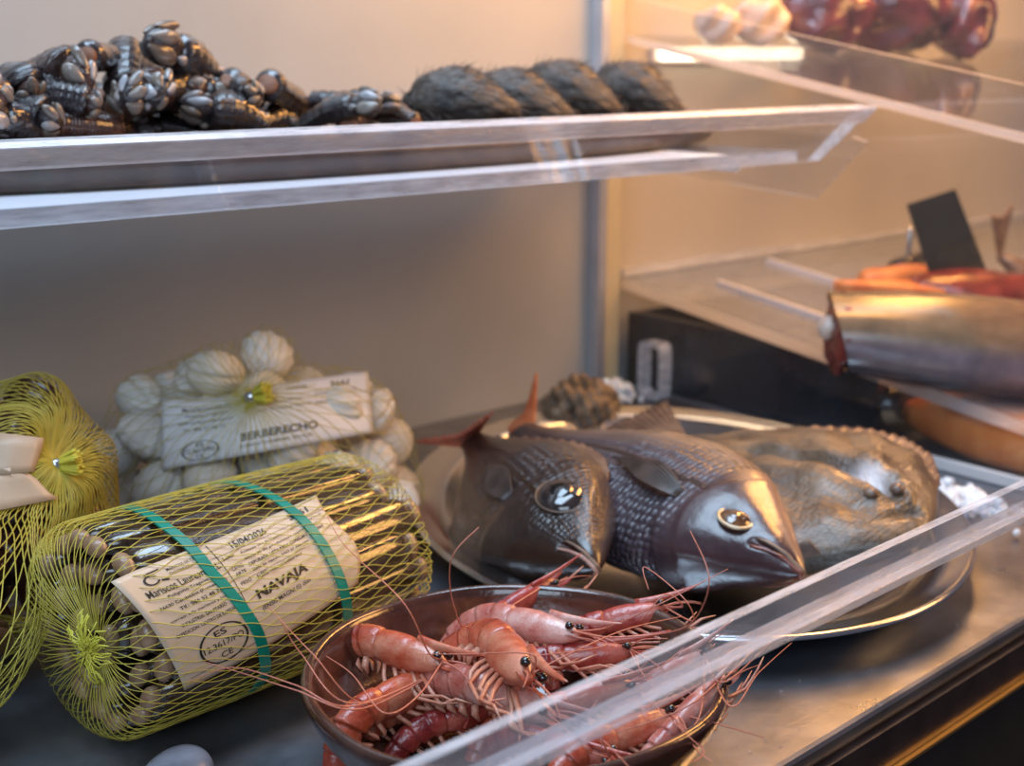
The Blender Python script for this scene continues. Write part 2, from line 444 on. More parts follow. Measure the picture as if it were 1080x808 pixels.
YF = -0.586                                                        # front edge of the counter, a little askew to the wall
def yf(x): return -0.592 + 0.0486 * (x + 0.469)
t = thing('display_counter', 'long brushed steel counter top wet with water under all the seafood', 'counter', (0, 0, 0))
def ledge(name, d0, back, z0, z1, m):
    x0, x1 = -1.6, 1.6
    mb = MB(); mb.prism([(x0, yf(x0) + d0, z0), (x1, yf(x1) + d0, z0), (x1, -0.001 if back is None else yf(x1) + back, z0), (x0, -0.001 if back is None else yf(x0) + back, z0)], (0, 0, z1 - z0))
    return mb.build(name, m, t, smooth=False)
bevel(ledge('counter_top', 0, None, -0.012, 0.0, M['counter']), 0.003)
ledge('front_trim', -0.004, 0.014, -0.036, -0.0125, M['dark_trim'])
tag(ledge('brass_strip', -0.007, 0.012, -0.0385, -0.0365, M['brass']), 'thin brass strip')
ledge('fascia', 0.03, None, -0.9, -0.0125, M['black_fascia'])

# corner post and glass partition
o = MB().box((-0.031, -0.016, 0.0), (-0.021, -0.0005, 1.15), 0).build('trim_1', M['post_metal'], smooth=False); tag(o, kind='structure')
o = MB().box((-0.0205, -0.014, 0.0), (0.0, -0.0005, 1.15), 0).build('trim_2', M['post_cream'], smooth=False); tag(o, kind='structure')
o = MB().box((0.004, -0.56, 0.0005), (0.009, -0.001, 1.15), 0, [1, 1, 1, 0, 1, 0]).build('glass_partition', [M['glass'], M['acrylic_edge']], smooth=False)
tag(o, 'clear glass partition standing beside the cream post', 'glass panel')
bevel(MB().box((-0.003, -0.56, 0.0005), (0.0035, -0.30, 0.010)).build('edge_strip', M['white_plastic'], smooth=False), 0.001)
tag(bpy.data.objects['edge_strip'], 'pale plastic edge strip on the counter in front of the orange fillet', 'edge strip')

# upper shelf
t = thing('acrylic_shelf', 'long clear acrylic shelf with a slanted front lip carrying the goose barnacles', 'shelf', (-0.5, -0.13, 0.243))
def rel(P, t): return np.asarray(P, float) - np.array(t.location)
def pbox(mb, lo, hi, t, mats): return mb.box(rel(lo, t), rel(hi, t), 0, mats)
pbox(MB(), (-1.0, -0.252, 0.243), (-0.036, -0.0008, 0.251), t, [0, 0, 1, 1, 0, 0]).build('shelf_floor', [M['acrylic_hazy'], M['acrylic_edge']], t, smooth=False)
lip = [(-1.0, -0.2525, 0.243), (-1.0, -0.2640, 0.243), (-1.0, -0.297, 0.285), (-1.0, -0.285, 0.289)]
mb = MB()
poly = np.array(lip); n = 4
far = poly.copy(); far[0, 0] = far[1, 0] = -0.022; far[2, 0] = far[3, 0] = 0.0
V = np.vstack([poly, far])
mb.add(rel(V, t), [(0, 1, 2, 3), (7, 6, 5, 4), (0, 4, 5, 1), (1, 5, 6, 2), (2, 6, 7, 3), (3, 7, 4, 0)], 0)
mb.m[-6:] = [0, 1, 1, 0, 1, 0]
mb.build('front_lip', [M['acrylic'], M['acrylic_edge']], t, smooth=False)
bead = np.array([(-1.0, -0.2905, 0.2755), (-1.0, -0.2935, 0.2745), (-1.0, -0.3025, 0.2860), (-1.0, -0.2995, 0.2885)])
farb = bead.copy(); farb[:, 0] = (-0.006, -0.006, 0.0, 0.0)
mb = MB(); mb.add(rel(np.vstack([bead, farb]), t), [(0, 1, 2, 3), (7, 6, 5, 4), (0, 4, 5, 1), (1, 5, 6, 2), (2, 6, 7, 3), (3, 7, 4, 0)], 0)
mb.build('edge_bead', M['bead'], t, smooth=False)
fl = [(-0.008, -0.06, 0.222), (-0.008, -0.25, 0.2095), (-0.008, -0.298, 0.259), (-0.008, -0.285, 0.263), (-0.008, -0.06, 0.268)]
mb = MB(); mb.prism(rel(fl, t), (0.005, 0, 0), 0, 1); mb.build('end_flange', [M['acrylic'], M['acrylic_edge']], t, smooth=False)
for x in (-0.95, -0.05): pbox(MB(), (x, -0.20, 0.231), (x + 0.006, -0.0006, 0.2425), t, None).build('bracket', M['acrylic_edge'], t, smooth=False)

o = MB().box((-0.98, -0.249, 0.25115), (-0.12, -0.03, 0.2516)).build('shelf_liner', M['liner'], smooth=False)  # added sheet, its pale colour stands in for reflections on the shelf floor
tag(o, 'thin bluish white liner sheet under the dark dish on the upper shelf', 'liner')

# front guard rail
t = thing('guard_rail', 'clear acrylic front rail crossing in front of the prawn bowl', 'rail', (-0.525, -0.6325, 0.10))
t.rotation_euler = (0, 0, math.radians(2.75))
MB().box((-0.50, -0.0055, 0.0036), (0.95, -0.0005, 0.0205), 0, [1, 1, 0, 0, 0, 0]).build('upright_strip', [M['acrylic_hazy'], M['acrylic_edge']], t, smooth=False)
MB().box((-0.50, -0.0060, 0.0), (0.95, 0.0060, 0.0035), 0, [0, 0, 1, 0, 1, 0]).build('foot_flange', [M['acrylic_hazy'], M['acrylic_edge']], t, smooth=False)
for x in (-0.48, 0.92):
    mb = MB(); mb.prism([(x, 0.0062, 0.0), (x, 0.0062, 0.014), (x, 0.03, 0.014), (x, 0.075, -0.0995), (x, 0.058, -0.0995)], (0.006, 0, 0), 0, 0)
    mb.build('bracket', M['acrylic_edge'], t, smooth=False)

# ------------------------------------------------------------------ right-hand case, behind the partition
def shz(Y): return 0.1086 + 0.13 * (Y + 0.0095)
def usz(Y): return 0.342 + 0.18 * (Y + 0.022)
t = thing('acrylic_shelf', 'tilted clear acrylic shelf with a thick pale edge under the headless fish', 'shelf', (0.4, -0.2, 0.08))
mb = MB(); mb.prism(rel([(0.0105, -0.0015, shz(0)), (0.0105, -0.55, shz(-0.55)), (0.0105, -0.55, shz(-0.55) - 0.011), (0.0105, -0.0015, shz(0) - 0.011)], t), (1.0, 0, 0), 1, 0)
o = mb.build('shelf_floor', [M['acrylic_hazy'], M['edge_bright']], t, smooth=False)
mb = MB(); mb.prism(rel([(0.082, -0.07, shz(-0.07) + 0.0003), (0.082, -0.26, shz(-0.26) + 0.0003), (0.082, -0.26, shz(-0.26) + 0.006), (0.082, -0.07, shz(-0.07) + 0.006)], t), (0.006, 0, 0))
mb.build('rib', M['white_plastic'], t, smooth=False)
mb = MB(); mb.prism(rel([(0.21, -0.03, shz(-0.03) + 0.0003), (0.21, -0.20, shz(-0.20) + 0.0003), (0.21, -0.20, shz(-0.20) + 0.006), (0.21, -0.03, shz(-0.03) + 0.006)], t), (0.006, 0, 0))
mb.build('rib', M['white_plastic'], t, smooth=False)
mb = MB(); mb.prism(rel([(0.0105, -0.0015, shz(0) + 0.0004), (0.0105, -0.011, shz(0) + 0.0004), (0.0105, -0.011, shz(0) + 0.008), (0.0105, -0.0015, shz(0) + 0.008)], t), (0.9, 0, 0))
mb.build('back_ledge', M['acrylic_edge'], t, smooth=False)

t = thing('acrylic_shelf', 'topmost tilted acrylic shelf behind the partition, carrying the purple octopus', 'shelf', (0.4, -0.2, 0.32))
mb = MB(); mb.prism(rel([(0.0105, -0.0015, usz(0)), (0.0105, -0.55, usz(-0.55)), (0.0105, -0.55, usz(-0.55) - 0.006), (0.0105, -0.0015, usz(0) - 0.006)], t), (1.2, 0, 0), 1, 0)
mb.build('shelf_floor', [M['acrylic'], M['edge_bright']], t, smooth=False)
mb = MB(); mb.prism(rel([(0.0105, -0.0015, usz(0) + 0.0005), (0.0105, -0.55, usz(-0.55) + 0.0005), (0.0105, -0.55, usz(-0.55) + 0.036), (0.0105, -0.0015, usz(0) + 0.036)], t), (0.006, 0, 0), 0, 1)
mb.build('side_lip', [M['acrylic'], M['edge_bright']], t, smooth=False)

t = thing('led_strip_lamp', 'glowing warm strip lamp on the wall under the top shelf', 'lamp', (0.17, -0.004, 0.3285))  # added emissive strip in place of a bright patch of reflected light
bevel(MB().box((-0.12, -0.0015, -0.009), (0.12, 0.0035, 0.009)).build('housing', M['white_plastic'], t, smooth=False), 0.001)
bevel(MB().box((-0.112, -0.0075, -0.006), (0.112, -0.0018, 0.006)).build('diffuser', M['led'], t, smooth=False), 0.002)

# black tub under the shelf
t = thing('plastic_crate', 'black plastic crate under the tilted shelf behind the steel platter', 'crate', (0.14, -0.155, 0.0005))
mb = MB()
outer = np.array([(-0.12, -0.05), (0.16, -0.05), (0.16, 0.14), (-0.12, 0.14)])
mb.box((-0.12, -0.15, 0), (0.16, 0.14, 0.005)).box((-0.12, -0.15, 0.005), (-0.114, 0.14, 0.074)).box((0.154, -0.15, 0.005), (0.16, 0.14, 0.074)).box((-0.114, 0.134, 0.005), (0.154, 0.14, 0.074)).box((-0.114, -0.15, 0.005), (0.154, -0.144, 0.07))
mb.build('tub', M['black_plastic'], t, smooth=False)
bevel(MB().box((-0.124, -0.154, 0.0), (-0.1205, 0.144, 0.074)).build('side_panel', M['black_plastic'], t, smooth=False), 0.001)

# small acrylic loop standing by the partition
t = thing('acrylic_loop', 'small clear upright acrylic loop standing behind the steel platter', 'bracket', (-0.012, -0.076, 0.0005))
pts = []
for k in range(33):
    a = 2 * math.pi * k / 32
    cx, cz = 0.016 * math.copysign(abs(math.cos(a)) ** 0.35, math.cos(a)), 0.029 + 0.0285 * math.copysign(abs(math.sin(a)) ** 0.35, math.sin(a))
    pts.append((cx, cz))
P = np.zeros((32, 4, 3))
for k in range(32):
    for j, (rr, yy) in enumerate(((1, -0.007), (1, 0.007), (0.72, 0.007), (0.72, -0.007))):
        cz = 0.029 + (pts[k][1] - 0.029) * (1 - (1 - rr) * 0.55)
        P[k, j] = (yy, -pts[k][0] * rr, cz)
mb = MB(); mb.grid(P, closed_u=True, closed_v=True)
mb.build('loop', M['acrylic_edge'], t, smooth=False)

# ------------------------------------------------------------------ lettering
def text_mesh(s, width, bold=0.0, height=None):
    cu = bpy.data.curves.new('lettering', 'FONT')
    cu.body = s; cu.size = 1.0; cu.offset = bold; cu.resolution_u = 3
    o = bpy.data.objects.new('lettering', cu)
    COL.objects.link(o)
    dg = bpy.context.evaluated_depsgraph_get()
    me = o.evaluated_get(dg).to_mesh()
    V = np.array([v.co[:] for v in me.vertices]); Fc = [tuple(p.vertices) for p in me.polygons]
    o.evaluated_get(dg).to_mesh_clear()
    bpy.data.objects.remove(o); bpy.data.curves.remove(cu)
    V = V[:, :2]
    V -= V.min(0)
    w, h = V.max(0)
    k = width / w
    V *= np.array([k, k if height is None else height / h])
    return V, Fc

class Print:
    """lettering and rules laid on a sheet of w x h (origin lower left), then bent on to the label"""
    def __init__(s): s.v, s.f, s.n = [], [], 0
    def add(s, V, Fc):
        s.v.append(np.asarray(V, float)); s.f += [tuple(i + s.n for i in f) for f in Fc]; s.n += len(V)
    def text(s, x, y, txt, width, height=None, bold=0.0):
        V, Fc = text_mesh(txt, width, bold, height); s.add(V + np.array([x, y]), Fc)
    def rule(s, x0, y0, x1, y1, t):
        n = 10
        d = np.array([x1 - x0, y1 - y0], float); L = np.hypot(*d); q = np.array([-d[1], d[0]]) / L * t / 2
        a = np.linspace(0, 1, n)[:, None] * d + np.array([x0, y0])
        s.add(np.vstack([a - q, a + q]), [(i, i + 1, n + i + 1, n + i) for i in range(n - 1)])
    def oval(s, cx, cy, rx, ry, t, a0=0, a1=2 * math.pi):
        a = np.linspace(a0, a1, 49)
        i_ = np.stack([cx + (rx - t) * np.cos(a), cy + (ry - t) * np.sin(a)], 1); o_ = np.stack([cx + rx * np.cos(a), cy + ry * np.sin(a)], 1)
        s.add(np.vstack([i_, o_]), [(k, k + 1, 49 + k + 1, 49 + k) for k in range(48)])
    def build(s, surf, m, parent):
        V = np.vstack(s.v)
        P = np.array([surf(a, b) for a, b in V])
        return MB().add(P, s.f).build('lettering', m, parent, smooth=False)

def star_net(name_parent, center, rfun, pole, n=56, twist=1.3, phi0=0.03, phi1=2.75, rad=0.0005, seg=80, lift=0.0012):
    pole = nrm(pole); e1 = nrm(np.cross(pole, (0.3, 0.2, 1))); e2 = np.cross(pole, e1)
    mb = MB()
    for fam in (1, -1):
        for i in range(n):
            a0 = 2 * np.pi * (i + (0.25 if fam > 0 else 0)) / n
            t = np.linspace(0, 1, seg)
            phi = phi0 + (phi1 - phi0) * t
            az = a0 + fam * twist * t + 0.03 * np.sin(5 * t + i)
            d = np.cos(phi)[:, None] * pole + np.sin(phi)[:, None] * (np.cos(az)[:, None] * e1 + np.sin(az)[:, None] * e2)
            P = center + d * (rfun(d) + lift + 0.0004 * fam)[:, None]
            P[:, 2] = np.maximum(P[:, 2], 0.0008)
            mb.tube(P, rad, 4, cap=False)
    return mb.build('net', M['net'], name_parent)

def hull_fun(center, S, R, k=0.0012, smooth=2):
    """radius of the stretched net round the balls S (centres) and R (radii), on a lat-long table"""
    nt, npz = 60, 120
    th = np.linspace(0, np.pi, nt); ph = np.linspace(-np.pi, np.pi, npz, endpoint=False)
    D = np.stack([np.sin(th)[:, None] * np.cos(ph), np.sin(th)[:, None] * np.sin(ph), np.cos(th)[:, None] * np.ones(npz)], -1)
    rel_ = S - center
    b = D @ rel_.T
    c2 = (rel_ ** 2).sum(1) - b ** 2
    q = (R * 1.0) ** 2 - c2
    r = np.where(q > 0, b + np.sqrt(np.maximum(q, 0)), 0)
    r = r.max(-1)
    r0 = r.copy()
    for _ in range(14):                                               # the net bridges the dips
        sm = r.copy()
        for s_ in (1, 2, 3):
            sm = np.maximum(sm, 0.5 * (np.roll(r, s_, 1) + np.roll(r, -s_, 1)))
        up_ = np.vstack([r[:1], r[:-1]]); dn = np.vstack([r[1:], r[-1:]])
        r = np.maximum(sm, 0.5 * (up_ + dn))
    r = 0.45 * r + 0.55 * np.maximum(r0, 0.97 * r)
    for _ in range(smooth):
        r = 0.5 * r + 0.125 * (np.roll(r, 1, 1) + np.roll(r, -1, 1) + np.vstack([r[:1], r[:-1]]) + np.vstack([r[1:], r[-1:]]))
    def f(d):
        t = np.arccos(np.clip(d[:, 2], -1, 1)) / np.pi * (nt - 1)
        p = (np.arctan2(d[:, 1], d[:, 0]) + np.pi) / (2 * np.pi) * npz
        i = np.clip(t.astype(int), 0, nt - 2); ft = t - i
        j = p.astype(int) % npz; fp = p - np.floor(p); j2 = (j + 1) % npz
        return (r[i, j] * (1 - fp) + r[i, j2] * fp) * (1 - ft) + (r[i + 1, j] * (1 - fp) + r[i + 1, j2] * fp) * ft
    return f

def pack(n, rad, inside, seed, start, iters=500, pull=None):
    """balls settled inside a region: push apart, push back in"""
    g = np.random.default_rng(seed)
    S = start(g, n)
    for _ in range(iters):
        d = S[:, None] - S[None]
        L = np.linalg.norm(d, axis=2) + 1e-9
        ov = np.maximum(2 * rad - L, 0); np.fill_diagonal(ov, 0)
        S = S + (d / L[..., None] * ov[..., None]).sum(1) * 0.35
        S = inside(S, rad)
        if pull is not None: S = S + (pull - S) * 0.001
        S[:, 2] = np.maximum(S[:, 2], rad)
    return S

def tuft_and_clip(parent, pos, axis, L=0.011, r=0.0075):
    axis = nrm(axis)
    mb = MB(); mb.tube([pos - axis * 0.002, pos + axis * 0.004], 0.0036, 10)
    mb.build('clip', M['clip_metal'], parent)
    tag(parent.children[-1], 'silver metal clip')
    mb = MB()
    g = np.random.default_rng(3)
    e1 = nrm(np.cross(axis, (0.1, 0.3, 1))); e2 = np.cross(axis, e1)
    for k in range(60):
        a = g.uniform(0, 2 * np.pi); q = math.sqrt(g.uniform()) * r
        rad = np.cos(a) * e1 + np.sin(a) * e2
        t = np.linspace(0, 1, 6)[:, None]
        mb.tube(pos + axis * (0.003 + L * t * g.uniform(0.8, 1.05)) + rad * (0.0022 + (q - 0.002) * t ** 0.7), 0.0008, 4)
    o = mb.build('tuft', M['tuft'], parent)

# ------------------------------------------------------------------ bundle of razor clams in a net
BL = np.array([-0.700, -0.352, 0.0555]); BR = np.array([-0.489, -0.322, 0.0525])
BLEN = float(np.linalg.norm(BR - BL)); BA = (BR - BL) / BLEN
BU = nrm(np.array([0, 0, 1.0]) - BA * BA[2]); BS = np.cross(BA, BU)      # side: towards the customer
B_END = 0.170
def brad(s):
    k = s / BLEN
    return 0.056 + 0.012 * math.sin(math.pi * min(max(k, 0), 1)) - 0.006 * k, 0.0525 - 0.004 * k
def bsurf(s, th, o=0.0, rho=1.0):
    a, b = brad(s)
    return BL + BA * s + BS * math.sin(th) * (a * rho + o) + BU * math.cos(th) * (b * rho + o)

def razor(th, rho, s0, s1, k):
    t = thing('razor_clam', 'long brown razor clam held in the netted bundle', 'razor clam', group='razor clams in the netted bundle')
    n, nv = 22, 16
    P = np.zeros((n, nv, 3))
    a = np.linspace(0, 2 * np.pi, nv, endpoint=False)
    wid, thk = 0.0108, 0.0066
    cx = []
    for i, q in enumerate(np.linspace(0, 1, n)):
        s = s0 + (s1 - s0) * q
        c = bsurf(s, th, 0, rho)
        A_, B_ = brad(s)
        radial = nrm(BS * math.sin(th) / A_ + BU * math.cos(th) / B_); tang = nrm(np.cross(BA, radial))
        e = 1.0
        edge = min(q, 1 - q) * n
        if edge < 1.5: e = 0.55 + 0.45 * math.sqrt(max(edge, 0.0) / 1.5)
        sgn = lambda z, p: np.sign(z) * np.abs(z) ** p
        P[i] = c + tang * (wid * e * sgn(np.cos(a), 0.8))[:, None] + radial * (thk * e * sgn(np.sin(a), 0.75))[:, None]
        cx.append((c, tang, radial))
    mb = MB(); mb.grid(P, closed_v=True, cap1=True, cap0=True)
    root = np.array(cx[0][0])
    t.location = root
    for v in mb.v: v -= root
    mb.build('shell', M['razor'], t)
    for end, sg in ((0, -1), (n - 1, 1)):                                # soft foot peeping out
        c, tang, radial = cx[end]
        mb = MB(); mb.ellipsoid(c + BA * sg * 0.0015 - root, (0.0050, 0.0050, 0.0078), np.stack([BA, radial, tang], 1), 10, 12)
        mb.build('foot', M['flesh'], t)
    return t
g = np.random.default_rng(11)
for k in range(16):
    razor(2 * np.pi * (k + 0.3) / 16, 0.865, g.uniform(0.0, 0.007), B_END + g.uniform(-0.008, 0.006), k)
for k in range(9):
    razor(2 * np.pi * (k + 0.1) / 9, 0.575, g.uniform(0.0, 0.008), B_END + g.uniform(-0.008, 0.006), k)
for k in range(4):
    razor(2 * np.pi * k / 4, 0.25, g.uniform(0.0, 0.007), B_END + g.uniform(-0.006, 0.006), k)

bag = thing('net_bag', 'yellow net bag wrapped tightly round the bundle of razor clams', 'net bag', tuple(BL - np.array([0, 0, BL[2]])))
def brel(P): return np.asarray(P, float) - np.array(bag.location)
PL = BL - BA * 0.014 + BS * 0.026 + BU * 0.004; PRt = BL + BA * (B_END + 0.020) + BS * 0.01
def net_pt(v, th, o):
    """v: 0 at the left gather, 1 at the right gather"""
    if v < 0.16:
        q = v / 0.16
        e = bsurf(-0.012 + 0.014 * q, th, o, 1.0)
        m = math.sin(q * math.pi / 2) ** 0.8
        c = PL + BA * 0.008 * q * 0
        return c * (1 - m) + e * m + (-BA) * 0.006 * math.sin(math.pi * q)
    if v > 0.90:
        q = (1 - v) / 0.10
        e = bsurf(B_END + 0.012 - 0.010 * q, th, o, 1.0)
        m = math.sin(q * math.pi / 2) ** 0.6
        return PRt * (1 - m) + e * m
    q = (v - 0.16) / 0.74
    return bsurf(0.002 + (B_END) * q, th, o)
mb = MB()
NB = 58
for fam in (1, -1):
    for i in range(NB):
        th0 = 2 * np.pi * (i + (0.5 if fam > 0 else 0)) / NB
        P = []
        for v in np.linspace(0.012, 0.985, 84):
            wob = 0.012 * math.sin(60 * v + i * 1.7)
            P.append(net_pt(v, th0 + fam * 1.15 * v + wob, 0.0021 + 0.0004 * fam))
        P = np.array(P); P[:, 2] = np.maximum(P[:, 2], 0.0007)
        mb.tube(brel(P), 0.00024, 4, cap=False)
mb.build('net', M['net'], bag)
mb = MB()                                                                # gathered tail of the net at the left end
for k in range(70):
    a = g.uniform(0, 2 * np.pi); q = g.uniform(0.3, 1.0)
    d = nrm(BS * math.cos(a) + BU * math.sin(a) - BA * 0.06)
    t_ = np.linspace(0, 1, 7)[:, None]
    Lk = g.uniform(0.008, 0.020)
    P = PL - BA * 0.004 + d * Lk * t_ + (-BA) * 0.003 * np.sin(np.pi * t_) + g.normal(0, 0.0008, (7, 3))
    mb.tube(brel(P), 0.0004, 4)
mb.build('gathered_net', M['tuft'], bag)

# its paper label: corners as (along, round) on the bundle
TLc, TRc, BRc, BLc = (-0.0140, 0.74), (0.1285, 0.40), (0.1135, 1.40), (0.0110, 1.90)
def lab_surf(a, b, o=0.0012):
    """a 0..1 left to right, b 0..1 bottom to top"""
    s = (1 - a) * ((1 - b) * BLc[0] + b * TLc[0]) + a * ((1 - b) * BRc[0] + b * TRc[0])
    th = (1 - a) * ((1 - b) * BLc[1] + b * TLc[1]) + a * ((1 - b) * BRc[1] + b * TRc[1])
    return brel(bsurf(s, th, o + 0.0006 * math.sin(5 * a + 2 * b)))
mb = MB()
n1, n2 = 40, 24
aa = np.linspace(0, 1, n1); bb = np.linspace(0, 1, n2)
G = np.array([[lab_surf(a + (0.035 * math.sin(6 * b) * (a ** 6) - 0.06 * (a ** 8) * b), b, 0.0010) for b in bb] for a in aa])
mb.grid(G)
lb = mb.build('label', M['paper'], bag); tag(lb, 'beige printed paper label')
sol = lb.modifiers.new('thickness', 'SOLIDIFY'); sol.thickness = 0.0003; sol.offset = -1
p = Print()
Wl, Hl = 1.0, 1.0                                                       # sheet in unit space; letters squeezed to the sheet's shape
def ln(x, y, s, w, h=0.030, b=0.004): p.text(x, y, s, w, h, b)
p.oval(0.115, 0.885, 0.030, 0.040, 0.009, 0.5, 5.8); p.rule(0.145, 0.86, 0.17, 0.845, 0.012); p.rule(0.105, 0.94, 0.165, 0.945, 0.010)
ln(0.185, 0.905, 'MARISCOS DE CALIDAD', 0.16, 0.022); ln(0.185, 0.868, 'Depuradora y Cetarea', 0.15, 0.022)
ln(0.06, 0.765, 'Mariscos Laureano S.L.', 0.31, 0.058, 0.003)
ln(0.12, 0.712, 'Poligono Tragove 8', 0.19, 0.030, 0.01)
ln(0.065, 0.655, '36630 Cambados (Pontevedra)', 0.29, 0.030, 0.012)
ln(0.13, 0.605, 'Tlf.: 986 52 48 71', 0.18, 0.028, 0.012)
ln(0.07, 0.545, 'correo: info mariscos y bivalvos', 0.29, 0.026, 0.010)
ln(0.10, 0.490, 'INDUSTRIA: SANITARIO', 0.20, 0.028, 0.010)
ln(0.06, 0.435, 'EXPEDICION: CENTRO DE EXPEDICION', 0.30, 0.026, 0.012)
p.oval(0.225, 0.235, 0.115, 0.155, 0.010)
ln(0.195, 0.305, 'ES', 0.055, 0.050, 0.01); ln(0.128, 0.215, '12.3617/PO', 0.19, 0.052, 0.004); ln(0.195, 0.125, 'CE', 0.055, 0.050, 0.006)
p.rule(0.375, 0.16, 0.375, 0.98, 0.003); p.rule(0.04, 0.09, 0.375, 0.10, 0.004); p.rule(0.30, 0.86, 0.30, 0.985, 0.003); p.rule(0.30, 0.855, 0.98, 0.83, 0.003)
ln(0.318, 0.88, '1', 0.020, 0.085, 0.03)
ln(0.455, 0.865, '15/04/2026', 0.165, 0.062, 0.012)
ln(0.745, 0.875, '3161', 0.10, 0.060, 0.02)
ln(0.39, 0.805, 'Lote', 0.05, 0.026, 0.01)
ln(0.47, 0.790, 'Producto vivo de la pesca', 0.20, 0.026); ln(0.72, 0.790, 'Conservar entre 3 y 10', 0.17, 0.026)
ln(0.47, 0.735, 'Metodo de produccion: capturado en', 0.38, 0.026, 0.006)
ln(0.47, 0.680, 'DEPURADA LISTA PARA CONSUMO HUMANO', 0.40, 0.028, 0.012)
ln(0.47, 0.625, 'Zona de captura: FAO 27 Atlantico', 0.30, 0.028, 0.010); p.rule(0.44, 0.60, 0.74, 0.60, 0.003)
ln(0.395, 0.70, 'CATEG.', 0.055, 0.028); ln(0.395, 0.65, 'ARTE', 0.05, 0.028, 0.01); ln(0.395, 0.57, 'PESO', 0.05, 0.028)
ln(0.47, 0.555, 'ALERG', 0.055, 0.040); ln(0.54, 0.560, 'moluscos bivalvos vivos', 0.17, 0.026, 0.010)
ln(0.435, 0.385, 'NAVAJA', 0.275, 0.105, 0.035)
ln(0.435, 0.300, '(ENSIS MAGNUS) dien', 0.27, 0.050, 0.006)
p.build(lambda a, b: lab_surf(a, b, 0.0016), M['ink'], lb)

for path_, lab_ in ((((0.0300, -0.10), (0.0290, 0.30), (0.0340, 0.9), (0.0480, 1.5), (0.0560, 2.0), (0.0600, 2.6)), 'teal plastic band round the bundle by the date on the label'),
                    (((0.0920, -0.35), (0.0935, 0.10), (0.0980, 0.7), (0.1010, 1.2), (0.1045, 1.7), (0.1080, 2.4)), 'teal plastic band round the bundle nearer the fish platter')):
    pp = np.array(path_)
    th = np.linspace(pp[0, 1], pp[-1, 1] , 40)
    full = np.linspace(th[0], th[0] + 2 * np.pi, 90)
    s_of = np.interp(full, list(pp[:, 1]) + [th[0] + 2 * np.pi], list(pp[:, 0]) + [pp[0, 0]])
    hw = 0.0030
    P = np.zeros((90, 4, 3))
    o0 = bsurf(0.05, 0)
    for i in range(90):
        for j, (ds, of) in enumerate(((-hw, 0.0008), (hw, 0.0008), (hw * 0.97, 0.0017), (-hw * 0.97, 0.0017))):
            P[i, j] = bsurf(s_of[i] + ds, full[i], of + 0.0006)
    P[..., 2] = np.maximum(P[..., 2], 0.0015)
    mb = MB(); c0 = P.mean((0, 1)); mb.grid(P - c0, closed_v=True)
    o = mb.build('plastic_band', M['band'], smooth=False); o.location = c0
    tag(o, lab_, 'band', 'bands round the razor clam bundle')

# ------------------------------------------------------------------ cockles in a net bag
def bivalve(ribs=24, depth=0.03, thick=0.74, nu=44, nv=72):
    th = np.linspace(0, np.pi, nu); ph = np.linspace(0, 2 * np.pi, nv, endpoint=False)
    # pole of the grid = umbo (+z); x = thickness
    d = np.stack([np.sin(th)[:, None] * np.cos(ph), np.sin(th)[:, None] * np.sin(ph), np.cos(th)[:, None] * np.ones(nv)], -1)
    x, y, z = d[..., 0], d[..., 1], d[..., 2]
    r = 1 + 0.0 * x
    r -= 0.13 * np.exp(-(x / 0.10) ** 2) * np.clip(0.35 + 0.8 * z, 0.18, 1)         # the seam, deepest between the beaks
    fan = np.arctan2(y, (1.15 - z))
    if ribs: r += depth * np.cos(fan * ribs * 1.05) * np.clip((1 - z) * 1.2, 0.15, 1) * (np.abs(x) > 0.02)
    P = d * r[..., None]
    P[..., 0] *= thick * (1 + 0.22 * z)
    P[..., 1] *= 1.0 - 0.10 * z
    P[..., 2] = P[..., 2] * 0.92 + 0.05
    return P
def rand_rot(g):
    q = g.normal(size=4); q /= np.linalg.norm(q)
    from mathutils import Quaternion
    return np.array(Quaternion(q).to_matrix())

CC = np.array([-0.490, -0.140, 0.052])
CE1, CE2 = np.array([0.80, -0.60, 0]), np.array([0.60, 0.80, 0])
def in_dome(S, r):
    q = S - np.array([CC[0], CC[1], 0.0])
    q = np.stack([q @ CE1, q @ CE2, q[:, 2]], 1)
    e = np.array([0.122, 0.088, 0.146]) - r
    L = (((np.abs(q) / e) ** 2.3).sum(1)) ** (1 / 2.3)
    q = np.where((L > 1)[:, None], q / np.maximum(L, 1e-6)[:, None], q)
    return np.array([CC[0], CC[1], 0.0]) + q[:, :1] * CE1 + q[:, 1:2] * CE2 + q[:, 2:] * np.array([0, 0, 1.0])
RC = 0.0190
CK = pack(60, RC, in_dome, 5, lambda g, n: np.array([CC[0], CC[1], 0]) + g.uniform(-0.08, 0.08, (n, 3)) * (1, 1, 0) + g.uniform(0, 0.11, (n, 1)) * (0, 0, 1), 700)
order = np.argsort(((CK - CAM) ** 2).sum(1))
view = (CC - CAM) / np.linalg.norm(CC - CAM)
keep = [i for i in range(len(CK)) if (CK[i] - CC) @ view < 0.060]
protos = []
g = np.random.default_rng(21)
for k in range(3):
    mb = MB(); mb.grid(bivalve(ribs=24 + 2 * k, depth=0.040, thick=0.72 + 0.04 * k) * RC * 1.02, closed_v=True)
    protos.append(mb.build('cockle', M['cockle']))
for n_, i in enumerate(keep):
    o = protos[n_] if n_ < 3 else dup(protos[n_ % 3])
    set_frame(o, CK[i], rand_rot(g))
    tag(o, 'cream ribbed cockle shell inside the net bag with the white label', 'cockle', 'cockles in the white-labelled net bag')

cbag = thing('net_bag', 'yellow net bag full of pale cockles with a white label, against the back wall', 'net bag', (CC[0], CC[1], 0))
def crel(P): return np.asarray(P, float) - np.array(cbag.location)
hf = hull_fun(CC, CK, np.full(len(CK), RC + 0.0006))
